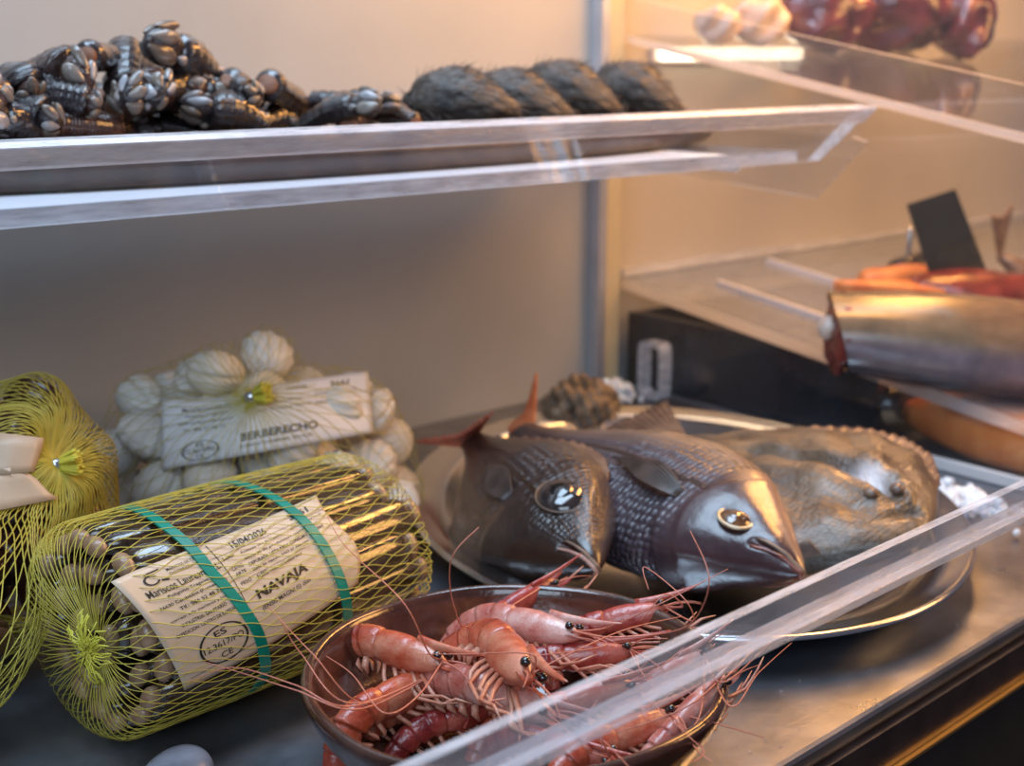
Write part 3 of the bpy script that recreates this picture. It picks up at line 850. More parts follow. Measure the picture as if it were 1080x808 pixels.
# the white label, a bent sheet lying over the cockles on the side of the customer, its free end sticking out
KN = CC + nrm(np.array([-0.36, -0.62, 0.62])) * 0.104
c_tl, c_tr, c_br, c_bl = (170, 421), (388, 391), (394, 456), (170, 496)
def clab0(a, b):
    px = (1 - a) * ((1 - b) * c_bl[0] + b * c_tl[0]) + a * ((1 - b) * c_br[0] + b * c_tr[0])
    py = (1 - a) * ((1 - b) * c_bl[1] + b * c_tl[1]) + a * ((1 - b) * c_br[1] + b * c_tr[1]) + 5 * math.sin(math.pi * min(a / 0.5, 1)) * b
    return px, py
samp = []
for a in np.linspace(0.05, 0.70, 12):
    for b in np.linspace(0, 1, 6):
        px, py = clab0(a, b)
        P0 = at(px, py, Y=-0.3); d = nrm(P0 - CAM)
        for tt in np.arange(0.68, 1.1, 0.002):
            Q = CAM + d * tt; w_ = Q - CC; L = np.linalg.norm(w_)
            if L < hf((w_ / L)[None])[0]: samp.append((a, b, tt)); break
samp = np.array(samp)
A_ = np.stack([np.ones(len(samp)), samp[:, 0], samp[:, 1], samp[:, 0] ** 2, samp[:, 0] * samp[:, 1], samp[:, 1] ** 2], 1)
coef = np.linalg.lstsq(A_, samp[:, 2], rcond=None)[0]
resid = (A_ @ coef - samp[:, 2]).max()
def clab(a, b, o=0.0):
    px, py = clab0(a, b)
    d = nrm(at(px, py, Y=-0.3) - CAM)
    tt = np.array([1, a, b, a * a, a * b, b * b]) @ coef - resid * 0.8 - 0.0015 - o + 0.0015 * math.sin(9 * a)
    return crel(CAM + d * tt)
G = np.array([[clab(a, b) for b in np.linspace(0, 1, 14)] for a in np.linspace(0, 1, 40)])
mb = MB(); mb.grid(G)
clb = mb.build('label', M['paper_white'], cbag); tag(clb, 'white printed paper label')
sol = clb.modifiers.new('thickness', 'SOLIDIFY'); sol.thickness = 0.0003; sol.offset = 1
p = Print()
for k, (x, y, s, w, h) in enumerate(((0.10, 0.80, 'Mariscos Laureano S.L.', 0.24, 0.06), (0.12, 0.70, 'Poligono Tragove 8', 0.20, 0.05), (0.08, 0.60, '36630 Cambados (Pontevedra)', 0.26, 0.05), (0.10, 0.50, 'Tlf.: 986 52 48 71', 0.2, 0.05),
    (0.46, 0.70, 'Metodo de produccion', 0.22, 0.05), (0.46, 0.60, 'Zona de captura: FAO 27', 0.26, 0.05), (0.74, 0.72, 'Conservar entre 3 y 10', 0.2, 0.05), (0.74, 0.60, 'moluscos bivalvos vivos', 0.2, 0.05), (0.6, 0.88, '15/04/2026', 0.10, 0.05))):
    p.text(x, y, s, w, h, 0.004)
p.text(0.815, 0.84, '3161', 0.09, 0.075, 0.02)
p.oval(0.185, 0.20, 0.090, 0.15, 0.010); p.text(0.165, 0.26, 'ES', 0.035, 0.06, 0.01); p.text(0.115, 0.165, '12.3617/PO', 0.14, 0.07, 0.01); p.text(0.165, 0.08, 'CE', 0.035, 0.06, 0.01)
p.text(0.375, 0.225, 'BERBERECHO', 0.37, 0.125, 0.03); p.text(0.375, 0.115, '(CERASTODERMA EDULE)', 0.34, 0.05, 0.01)
p.build(lambda a, b: clab(a, b, 0.0006), M['ink_grey'], clb)
lab_dirs = np.array([G[i, j] + np.array(cbag.location) - CC for i in range(0, 26) for j in range(14)])
hf2 = hull_fun(CC, np.vstack([CK, CC + lab_dirs]), np.concatenate([np.full(len(CK), RC + 0.0006), np.full(len(lab_dirs), 0.0025)]))
KD = nrm(KN - CC)
o = star_net(cbag, CC, hf2, KD, n=42, twist=1.1, phi1=2.6, rad=0.00024)
o.data.transform(Matrix.Translation(-Vector(cbag.location)))
kp = CC + KD * hf2(KD[None])[0]
tuft_and_clip(cbag, crel(kp + KD * 0.003), nrm(KD * 0.5 + np.array([0.76, -0.65, 0.05])), 0.012, 0.0075)

# ------------------------------------------------------------------ net bag of brown clams at the left
LC = np.array([-0.725, -0.232, 0.070])
LB = [(np.array([-0.805, -0.285, 0.055]), np.array([0.085, 0.095, 0.070])), (np.array([-0.695, -0.210, 0.080]), np.array([0.072, 0.060, 0.082]))]
def in_left(S, r):
    S = S.copy()
    best = None
    for c, e in LB:
        q = (S - c) / (e - r); L = np.linalg.norm(q, axis=1)
        P = np.where((L > 1)[:, None], c + q / np.maximum(L, 1e-6)[:, None] * (e - r), S)
        dd = np.linalg.norm(P - S, axis=1)
        if best is None: best, bd = P, dd
        else:
            m = dd < bd; best[m] = P[m]
    # keep off the bundle's round flank
    s = np.clip((best - BL) @ BA, -0.02, B_END); ctr = BL + s[:, None] * BA
    q = best - ctr; u_ = q @ BS / (0.066 + r); w_ = q @ BU / (0.058 + r)
    ax_ = np.abs((best - BL) @ BA - s)
    L = np.sqrt(u_ ** 2 + w_ ** 2 + (ax_ / (r + 0.002)) ** 2)
    m = L < 1
    best[m] = ctr[m] + q[m] / np.maximum(L[m], 0.2)[:, None]
    return best
RL = 0.0195
LK = pack(64, RL, in_left, 9, lambda g, n: np.where((np.arange(n) % 2 == 0)[:, None], LB[0][0], LB[1][0]) + g.uniform(-0.06, 0.06, (n, 3)), 500)
mb = MB(); P = bivalve(ribs=0, thick=0.55); P[..., 1] *= 1.05; mb.grid(P * RL * 0.98, closed_v=True)
proto = mb.build('clam', M['clam_brown'])
for n_, i in enumerate(range(len(LK))):
    o = proto if n_ == 0 else dup(proto)
    set_frame(o, LK[i], rand_rot(g))
    tag(o, 'dark brown clam inside the net bag with the gathered top', 'clam', 'clams in the dark net bag')
lbag = thing('net_bag', 'yellow net bag of dark brown clams, its gathered knot pointing to the cockles', 'net bag', (LC[0], LC[1], 0))
def lrel(P): return np.asarray(P, float) - np.array(lbag.location)
hl = hull_fun(LC, LK, np.full(len(LK), RL + 0.0006))
KD2 = nrm(at(76, 474, Y=-0.262) - LC)
kn = LC + KD2 * (hl(KD2[None])[0] - 0.004)
def hl_pinch(d):
    """the net is pulled out to its knot"""
    c = d @ KD2
    w = np.clip((c - 0.955) / 0.045, 0, 1) ** 2
    return hl(d) * (1 - w) + np.linalg.norm(kn - LC) * w
o = star_net(lbag, LC, hl_pinch, KD2, n=96, twist=0.9, phi0=0.012, phi1=2.75, rad=0.00036)
o.data.transform(Matrix.Translation(-Vector(lbag.location)))
tuft_and_clip(lbag, lrel(kn), nrm(np.array([0.80, -0.55, 0.1])), 0.012, 0.0075)
# its label, two folds of shiny paper
def llab(px, py, o=0.003):
    d = nrm(at(px, py, Y=-0.3) - CAM)
    for tt in np.arange(0.45, 1.2, 0.001):
        Q = CAM + d * tt; w_ = Q - LC; L = np.linalg.norm(w_)
        if L < hl((w_ / L)[None])[0] + o: return lrel(Q)
    return lrel(CAM + d * 0.75)
for rows in ([(-40, 452, 46, 462), (-40, 470, 44, 474), (-40, 490, 38, 490), (-40, 504, 36, 498)], [(-40, 500, 20, 492), (-40, 516, 38, 505), (-40, 532, 52, 520), (-40, 546, 62, 526)]):
    G = np.array([[llab(x0 + (x1 - x0) * t_, y0 + (y1 - y0) * t_, 0.0035) for t_ in np.linspace(0, 1, 10)] for x0, y0, x1, y1 in rows])
    mb = MB(); mb.grid(G); o = mb.build('label', M['paper'], lbag)
    tag(o, 'beige printed paper label')
    sol = o.modifiers.new('thickness', 'SOLIDIFY'); sol.thickness = 0.0003

# grey shell lying in front
mb = MB(); P = bivalve(ribs=0, thick=0.5); P[..., 1] *= 1.35; mb.grid(P * 0.0175, closed_v=True)
o = mb.build('clam', M['clam_grey'])
set_frame(o, at(184, 821, Z=0.0085), basis((0.05, -0.2, 1), (0.6, -0.8, 0)))
tag(o, 'smooth silvery grey shell lying on the counter in front of the razor bundle', 'shell')
# ------------------------------------------------------------------ bowl of prawns
BC = np.array([-0.573, -0.518])
prof = [(0.0, 0.0006), (0.052, 0.0006), (0.060, 0.002), (0.074, 0.016), (0.086, 0.032), (0.0945, 0.047), (0.0968, 0.053), (0.0972, 0.0565), (0.0955, 0.0590), (0.0925, 0.0585), (0.0905, 0.0555), (0.089, 0.049), (0.081, 0.034), (0.070, 0.019), (0.056, 0.009), (0.03, 0.007), (0.0, 0.007)]
a = np.linspace(0, 2 * np.pi, 96, endpoint=False)
P = np.array([[(r * math.cos(q), r * math.sin(q), z) for q in a] for r, z in prof])
g = np.random.default_rng(4)
P[4:12, :, 2] += (0.0006 * np.sin(3 * a + 1) + 0.0004 * np.sin(7 * a))
mb = MB(); mb.grid(P, closed_v=True)
o = mb.build('terracotta_bowl', M['bowl']); o.location = (BC[0], BC[1], 0)
o.modifiers.new('round', 'SUBSURF').levels = 1; o.modifiers['round'].render_levels = 2
tag(o, 'dark brown glazed terracotta bowl heaped with prawns', 'bowl')

PR_CACHE = {}
def prawn_parts(curl, mname):
    key = (curl, mname)
    if key in PR_CACHE: return PR_CACHE[key]
    shell = M[mname]
    L = []
    # carapace with its pointed rostrum
    xs = [-0.03, 0.0, 0.06, 0.14, 0.22, 0.30, 0.36, 0.40, 0.43]
    top = [0.080, 0.088, 0.096, 0.098, 0.092, 0.078, 0.060, 0.044, 0.026]
    bot = [0.070, 0.082, 0.095, 0.098, 0.090, 0.070, 0.048, 0.030, 0.014]
    wid = [0.062, 0.070, 0.078, 0.080, 0.075, 0.062, 0.047, 0.033, 0.016]
    aa = np.linspace(0, 2 * np.pi, 24, endpoint=False)
    xi = np.linspace(-0.03, 0.43, 26)
    P = np.zeros((26, 24, 3))
    for i, x in enumerate(xi):
        t_, b_, w_ = np.interp(x, xs, top), np.interp(x, xs, bot), np.interp(x, xs, wid)
        groove = 1 - 0.05 * math.exp(-((x - 0.20) / 0.018) ** 2)
        z = np.where(np.sin(aa) > 0, t_ * np.sin(aa) * groove, b_ * np.sin(aa))
        P[i] = np.stack([np.full(24, x), w_ * np.cos(aa) * groove, z], 1)
    mb = MB(); mb.grid(P, closed_v=True, cap0=True, cap1=True)
    t = np.linspace(0, 1, 12)
    mb.tube(np.stack([0.22 + 0.46 * t, 0 * t, 0.088 - 0.015 * t + 0.05 * t ** 2.2], 1), 0.017 * (1 - t) ** 0.7 + 0.0015, 8, flat=1.6)
    for k in range(6):
        x = 0.34 + 0.05 * k
        mb.tube([(x, 0, 0.088), (x + 0.022, 0, 0.108 + 0.004 * k)], [0.006, 0.001], 5)
    L.append(('carapace', mb, shell))
    # abdomen: overlapping rings curling under
    mb = MB(); path, rad, nn = [], [], []
    p = np.array([-0.01, 0, 0.0]); ang = 0.0
    info = []
    for sgm in range(6):
        ln_ = 0.105 if sgm < 5 else 0.13
        rr = [0.094, 0.096, 0.093, 0.086, 0.074, 0.058][sgm]
        dirv = np.array([-math.cos(ang), 0, -math.sin(ang)])
        nor = np.array([-math.sin(ang), 0, math.cos(ang)])
        info.append((p.copy(), dirv, nor, rr, ln_))
        for q, k in ((0.0, 0.90), (0.15, 1.0), (0.5, 1.03), (0.85, 1.05), (0.97, 1.04)):
            sub = ang + curl / 6 * q
            path.append(p + dirv * ln_ * q - nor * 0.02 * (curl / 6) * q * q); rad.append(rr * k); nn.append(np.array([-math.sin(sub), 0, math.cos(sub)]))
        p = p + dirv * ln_
        ang += curl / 6
    P = np.zeros((len(path), 22, 3))
    aa = np.linspace(0, 2 * np.pi, 22, endpoint=False)
    for i in range(len(path)):
        s_ = np.sin(aa)
        lo = np.where(s_ < 0, 0.86, 1.0)
        P[i] = path[i] + np.outer(np.cos(aa), (0, 1, 0)) * rad[i] * 0.80 + np.outer(s_ * lo, nn[i]) * rad[i]
    mb.grid(P, closed_v=True, cap0=True, cap1=True)
    L.append(('abdomen', mb, shell))
    mb = MB()
    dirv = np.array([-math.cos(ang), 0, -math.sin(ang)]); nor = np.array([-math.sin(ang), 0, math.cos(ang)])
    for sp in (-0.62, -0.30, 0, 0.30, 0.62):
        d = nrm(dirv + np.array([0, sp, 0])); w = np.cross(d, nor)
        Pf = np.zeros((9, 5, 3))
        for i, q in enumerate(np.linspace(0, 1, 9)):
            hw = 0.045 * math.sin(math.pi * min(0.10 + q * 0.86, 1)) ** 0.7 + 0.004
            for j, e in enumerate(np.linspace(-1, 1, 5)):
                Pf[i, j] = p - dirv * 0.02 + d * 0.22 * q + w * hw * e + nor * (0.012 * (1 - e * e) - 0.02 * q * q + 0.006 * abs(sp))
        mb.grid(Pf); Pb = Pf[:, ::-1] - nor * 0.006; mb.grid(Pb)
    L.append(('tail_fan', mb, shell))
    for sd in (-1, 1):
        mb = MB(); mb.ellipsoid((0.392, sd * 0.052, 0.052), (0.024, 0.022, 0.024), None, 10, 12)
        mb.tube([(0.36, sd * 0.03, 0.045), (0.39, sd * 0.048, 0.05)], 0.012, 6)
        L.append(('eye', mb, M['eye_black']))
    gl = np.random.default_rng(int(curl * 10) + 5)
    for sd in (-1, 1):
        for k in range(5):
            x = 0.06 + 0.062 * k
            b = np.array([x, sd * 0.035, -0.075])
            kn = b + np.array([0.08 + 0.03 * k + gl.normal(0, .02), sd * (0.05 + gl.normal(0, .015)), -0.07 - gl.uniform(0, .04)])
            k2 = kn + np.array([0.12 + gl.normal(0, .03), -sd * 0.01, -0.03 + 0.02 * k])
            tip = k2 + np.array([0.09, -sd * 0.02, 0.01 + gl.normal(0, .04)])
            mb = MB(); mb.tube([b, (b + kn) / 2 + (0, sd * .01, 0), kn, (kn + k2) / 2, k2, tip], [0.013, 0.012, 0.011, 0.009, 0.008, 0.003], 6)
            L.append(('leg', mb, M['prawn_leg']))
        for k in range(5):
            p0, dv, nv_, rr, ln_ = info[k]
            b = p0 + dv * ln_ * 0.5 - nv_ * rr * 0.78 + np.array([0, sd * rr * 0.42, 0])
            tip = b - nv_ * 0.085 - dv * 0.03
            mb = MB(); mb.tube([b, (b + tip) / 2 + np.array([0, sd * 0.018, 0]), tip], [0.019, 0.021, 0.006], 7, flat=0.55)
            L.append(('swimmeret', mb, M['prawn_leg']))
        t = np.linspace(0, 1, 9)
        mb = MB(); mb.tube(np.stack([0.40 + 0.26 * t, sd * (0.03 + 0.08 * t), 0.02 + 0.06 * t - 0.09 * t * t], 1), 0.006 * (1 - t) + 0.0015, 5)
        L.append(('antennule', mb, M['antenna']))
        Pf = np.zeros((8, 4, 3))                                          # scale beside the antenna
        for i, q in enumerate(np.linspace(0, 1, 8)):
            for j, e in enumerate(np.linspace(-1, 1, 4)):
                Pf[i, j] = (0.36 + 0.17 * q, sd * (0.035 + 0.02 * q + 0.02 * e * math.sin(math.pi * (0.1 + 0.88 * q))), 0.0 + 0.006 * (1 - e * e))
        mb = MB(); mb.grid(Pf); mb.grid(Pf[:, ::-1] - (0, 0, 0.004)); L.append(('antenna_scale', mb, shell))
    proto = []
    for nm, mb, m in L: proto.append((nm, mb, m))
    PR_CACHE[key] = proto
    return proto
PR_DONE = {}
def wisp(P, r0, parent, n=34):
    """a long antenna through the given points (world), as a part of the prawn"""
    P = np.asarray(P, float)
    tt = np.linspace(0, len(P) - 1, n)
    from_ = []
    for t in tt:
        i = int(min(t, len(P) - 2)); f = t - i
        p0, p1, p2, p3 = P[max(i - 1, 0)], P[i], P[i + 1], P[min(i + 2, len(P) - 1)]
        from_.append(0.5 * ((2 * p1) + (-p0 + p2) * f + (2 * p0 - 5 * p1 + 4 * p2 - p3) * f * f + (-p0 + 3 * p1 - 3 * p2 + p3) * f ** 3))
    return np.array(from_), np.linspace(r0, r0 * 0.35, n)
def prawn(J, E, up, curl, mname, label, group='prawns in the bowl', wisps=(), scale=None):
    Jw, Ew = at(J[0], J[1], Z=J[2]), at(E[0], E[1], Z=E[2])
    s = min(max(np.linalg.norm(Ew - Jw) / 0.38, 0.074), 0.088) if scale is None else scale
    R = basis(Ew - Jw, up)
    key = (curl, mname)
    if key in PR_DONE:
        r = dup(PR_DONE[key])
        for ch in list(r.children):
            if ch.name.startswith('antenna') and not ch.name.startswith(('antennae', 'antenna_scale')): bpy.data.objects.remove(ch)
    else:
        r = thing('prawn', label, 'prawn')
        for nm, mb, m in prawn_parts(curl, mname): mb.build(nm, m, r)
        PR_DONE[key] = r
    r['label'] = label; r['group'] = group; r['category'] = 'prawn'
    set_frame(r, Jw, R, s)
    inv = R.T / s
    head = Jw + R @ np.array([0.40, 0.0, 0.03]) * s
    for w in wisps:
        pts = [head] + [at(x, y, Z=z) for x, y, z in w]
        P, rad = wisp(pts, 0.00050, r)
        mb = MB(); mb.tube((P - Jw) @ inv.T, rad / s, 5)
        mb.build('antenna', M['antenna'], r)
    return r
UPV = np.array([0, 0, 1.0]); RT = np.array([0.759, -0.651, 0]); FW = np.array([0.651, 0.759, 0])
gp = np.random.default_rng(31)
def rw(px, py, z, n=2, spread=60, rise=0.02):
    """loose antennae lying about"""
    out = []
    for _ in range(n):
        a = gp.uniform(-0.9, 0.9); L = gp.uniform(50, 110)
        x1, y1 = px + L * 0.5 * math.cos(a) + gp.normal(0, 8), py + L * 0.4 * math.sin(a) + gp.normal(0, 8)
        x2, y2 = px + L * math.cos(a + gp.normal(0, .5)), py + L * math.sin(a + gp.normal(0, .5)) * 0.7
        out.append(((x1, y1, z + gp.uniform(0, .012)), (x2, y2, z + gp.uniform(-0.004, rise))))
    return out
# lower layer first
for J, E, up, cu, mn in (((415, 752, .024), (455, 735, .026), (0.2, 0.2, 1), 2.6, 'prawn_shell'), ((470, 760, .022), (520, 745, .024), (-.2, .1, 1), 1.6, 'prawn_red'), ((560, 755, .022), (610, 745, .024), (.3, .3, 1), 1.6, 'prawn_shell'),
                         ((480, 705, .022), (525, 700, .024), (.1, .3, 1), 0.9, 'prawn_red'), ((600, 700, .022), (645, 695, .024), (0, .2, 1), 1.6, 'prawn_red'), ((650, 745, .022), (700, 735, .024), (.2, -.2, 1), 0.9, 'prawn_shell'),
                         ((600, 790, .024), (650, 785, .026), (0, -.2, 1), 1.6, 'prawn_red'), ((530, 660, .024), (575, 655, .024), (.1, .3, 1), 1.6, 'prawn_red')):
    prawn(J, E, up, cu, mn, 'prawn lying underneath the heap in the terracotta bowl', 'prawns under the heap in the bowl')
prawn((404, 681, .050), (446, 695, .050), UPV * 0.85 + FW * 0.35, 2.6, 'prawn_shell', 'smooth orange prawn with black eye resting against the left inner wall of the bowl', scale=0.092,
      wisps=(((452, 688, .062), (425, 635, .09), (366, 578, .10), (345, 545, .11)), ((440, 735, .055), (405, 752, .058), (372, 712, .064), (344, 692, .066))))
prawn((402, 742, .036), (446, 722, .036), UPV * 0.9 - RT * 0.2, 2.6, 'prawn_shell', 'dark orange prawn low at the left, half hidden under the smooth one', scale=0.095,
      wisps=(((385, 742, .050), (330, 690, .075), (283, 640, .080)), ((370, 742, .054), (318, 690, .07), (296, 655, .085)), ((372, 745, .058), (310, 722, .066), (245, 704, .06), (200, 720, .045)), ((380, 748, .058), (312, 728, .066), (262, 712, .060), (215, 698, .055))))
prawn((516, 730, .046), (570, 752, .046), UPV * 0.75 - RT * 0.35 + FW * 0.3, 0.9, 'prawn_pink', 'striped pink prawn showing its curved belly and swimmerets at the front of the bowl', scale=0.090)
prawn((528, 683, .060), (566, 732, .066), UPV * 0.55 + RT * 0.55 + FW * 0.3, 2.0, 'prawn_shell', 'plump orange prawn curled in the middle of the heap, head towards the rail', scale=0.108,
      wisps=(((600, 690, .075), (660, 664, .075), (720, 650, .07)), ((560, 690, .080), (490, 690, .072), (450, 690, .068))))
prawn((543, 657, .058), (591, 668, .060), UPV * 0.85 + FW * 0.5, 1.6, 'prawn_pink', 'whitish pink prawn with a black eye at the back of the heap', scale=0.088,
      wisps=(((640, 662, .066), (690, 640, .085), (768, 600, .10)), ((640, 680, .064), (580, 690, .066), (520, 694, .064)), ((640, 672, .07), (700, 668, .075), (732, 654, .095), (748, 610, .12), (728, 560, .13))))
prawn((536, 643, .048), (560, 629, .052), UPV * 0.8 + RT * 0.3, 0.9, 'prawn_red', 'small crimson prawn by the far rim of the bowl',
      wisps=(((500, 660, .058), (479, 640, .085), (476, 590, .12), (505, 556, .13)),))
prawn((640, 657, .050), (672, 650, .054), UPV * 0.8 + FW * 0.4, 1.6, 'prawn_red', 'shiny crimson prawn head at the rim nearest the steel platter',
      wisps=(((730, 655, .07), (722, 632, .085), (680, 598, .09), (684, 622, .085)), ((720, 640, .07), (702, 627, .08), (675, 655, .068))))
prawn((598, 694, .050), (648, 690, .052), UPV * 0.8 + FW * 0.3, 0.9, 'prawn_red', 'red prawn behind the rail with a tangle of feelers in front of it', wisps=rw(648, 690, .056, 5))
prawn((600, 742, .046), (650, 728, .050), UPV * 0.8 - FW * 0.2, 1.6, 'prawn_shell', 'orange prawn seen through the upper edge of the rail', wisps=rw(650, 728, .054, 4))
prawn((648, 778, .044), (704, 757, .046), UPV * 0.8 + FW * 0.4, 0.9, 'prawn_shell', 'orange prawn lying along the front rim under the rail', wisps=rw(704, 757, .050, 5))
prawn((690, 722, .044), (728, 700, .050), UPV * 0.8 - RT * 0.2, 1.6, 'prawn_pink', 'pale pink prawn leaning on the rim below the platter',
      wisps=(((770, 745, .062), (800, 710, .06), (835, 678, .055)), ((760, 720, .07), (800, 690, .065), (828, 660, .06)), ((742, 730, .06), (732, 765, .058), (690, 790, .056))))
prawn((718, 764, .046), (748, 732, .054), UPV * 0.7 + RT * 0.3, 0.9, 'prawn_pink', 'pale pink prawn standing up against the rim at the far side of the rail',
      wisps=(((765, 715, .068), (790, 690, .07), (800, 670, .075)), ((730, 742, .062), (690, 760, .056), (640, 775, .054))))
prawn((580, 785, .040), (632, 800, .040), UPV * 0.8 - FW * 0.3, 1.6, 'prawn_red', 'dark red prawn lowest in front, seen through the rail face', wisps=rw(600, 780, .050, 4))

# ------------------------------------------------------------------ steel platter
PC = np.array([-0.259, -0.331]); PA = nrm((0.529, 0.848, 0)); PBv = np.array([-PA[1], PA[0], 0])
prof = [(0.0, 0.0215), (0.0006, 0.0232), (0.002, 0.0240), (0.004, 0.0234), (0.012, 0.0222), (0.024, 0.0205), (0.028, 0.0175), (0.033, 0.0085), (0.040, 0.0042), (0.055, 0.0028), (0.12, 0.0026), (0.188, 0.0026),
        (0.188, 0.0006), (0.12, 0.0006), (0.055, 0.0008), (0.039, 0.0022), (0.0315, 0.0070), (0.027, 0.0160), (0.023, 0.0190), (0.012, 0.0206), (0.003, 0.0218), (0.0, 0.0212)]
a = np.linspace(0, 2 * np.pi, 128, endpoint=False)
P = np.array([[PA * (0.244 - k) * math.cos(q) + PBv * (0.192 - k) * math.sin(q) + (0, 0, z) for q in a] for k, z in prof])
mb = MB(); mb.grid(P, closed_v=True); mb.f.append(tuple(11 * 128 + i for i in range(128))); mb.m.append(0)
mb.f.append(tuple(12 * 128 + i for i in reversed(range(128)))); mb.m.append(0)
o = mb.build('serving_platter', M['steel'], angle=50); o.location = (PC[0], PC[1], 0)
tag(o, 'oval stainless steel platter holding the whole fish', 'platter')

# ------------------------------------------------------------------ fish
def smooth(x, e0, e1):
    t = np.clip((x - e0) / (e1 - e0), 0, 1); return t * t * (3 - 2 * t)
class Fish:
    def __init__(s, L, u, top, bot, wid, p=0.95):
        s.L, s.u, s.t, s.b, s.w, s.p = L, u, top, bot, wid, p
    def pt(s, u, ang):
        """ang 0 = visible flank (+y), pi/2 = back (+z)"""
        t = np.interp(u, s.u, s.t) * s.L; b = np.interp(u, s.u, s.b) * s.L; w = np.interp(u, s.u, s.w) * s.L
        sn, cs = np.sin(ang), np.cos(ang)
        z = np.where(sn > 0, t, b) * np.sign(sn) * np.abs(sn) ** s.p
        y = w * np.sign(cs) * np.abs(cs) ** s.p
        return np.stack([-u * s.L + 0 * z, y, z], -1)
    def flank(s, u, zrel):
        """point of the visible flank at height zrel (-1 belly .. 1 back)"""
        ang = math.asin(math.copysign(abs(zrel) ** (1 / s.p), zrel))
        return s.pt(u, ang)
def smooth_curve(xs, ys, x):
    # monotone-ish smooth interpolation
    y = np.interp(x, xs, ys)
    for _ in range(6): y[1:-1] = 0.25 * y[:-2] + 0.5 * y[1:-1] + 0.25 * y[2:]
    return y
def fish_body(fish, disp, colour, nu=150, nv=88):
    uu = np.concatenate([np.linspace(0, 0.36, int(nu * 0.6)), np.linspace(0.36, 1, nu - int(nu * 0.6) + 1)[1:]])
    fish.t = smooth_curve(fish.u, fish.t, uu); fish.b = smooth_curve(fish.u, fish.b, uu); fish.w = smooth_curve(fish.u, fish.w, uu); fish.u = uu
    an = np.linspace(-np.pi, np.pi, nv, endpoint=False)
    U, A = np.meshgrid(uu, an, indexing='ij')
    P = fish.pt(U, A)
    # normals by finite differences
    du = np.gradient(P, axis=0); dv = np.gradient(np.concatenate([P[:, -1:], P, P[:, :1]], 1), axis=1)[:, 1:-1]
    N = np.cross(du, dv); N /= np.linalg.norm(N, axis=2, keepdims=True) + 1e-12
    if np.mean((N * (P - P.mean(1, keepdims=True))).sum(-1)) < 0: N = -N
    zr = np.sin(A); side = np.cos(A)
    P = P + N * (disp(U, zr, side) * fish.L)[..., None]
    c, alpha = colour(U, zr, side)
    mb = MB(); mb.grid(P, closed_v=True, cap0=True, cap1=True, col=c); mb.uv[0][:, 0] = U.ravel()
    return mb, alpha.reshape(-1)
def set_alpha(o, alpha):
    at_ = o.data.color_attributes['Col']
    buf = np.zeros(len(o.data.vertices) * 4, dtype=np.float32); at_.data.foreach_get('color', buf)
    buf = buf.reshape(-1, 4); buf[:, 3] = alpha; at_.data.foreach_set('color', buf.ravel())
def fan_fin(parent, name, m, base0, base1, tip0, tip1, fork=0.0, rays=10, thick=0.0012, bow=(0, 0, 0), n=12):
    """ribbed fin between a base edge and a tip edge"""
    b0, b1, t0, t1, bow = (np.asarray(q, float) for q in (base0, base1, tip0, tip1, bow))
    nw = rays * 4 + 1
    P = np.zeros((n, nw, 3))
    nor = nrm(np.cross(b1 - b0 + t1 - t0, (t0 + t1) / 2 - (b0 + b1) / 2))
    for j in range(nw):
        e = j / (nw - 1)
        B = b0 + (b1 - b0) * e; T_ = t0 + (t1 - t0) * e
        T_ = T_ - (T_ - B) * fork * math.sin(math.pi * e) ** 1.5
        for i in range(n):
            q = i / (n - 1)
            P[i, j] = B + (T_ - B) * q + bow * math.sin(math.pi * q) + nor * (thick * 0.6 * math.cos(2 * math.pi * rays * e) * (0.3 + q))
    mb = MB(); mb.grid(P)
    o = mb.build(name, m, parent)
    sl = o.modifiers.new('thickness', 'SOLIDIFY'); sl.thickness = thick; sl.offset = 0
    return o

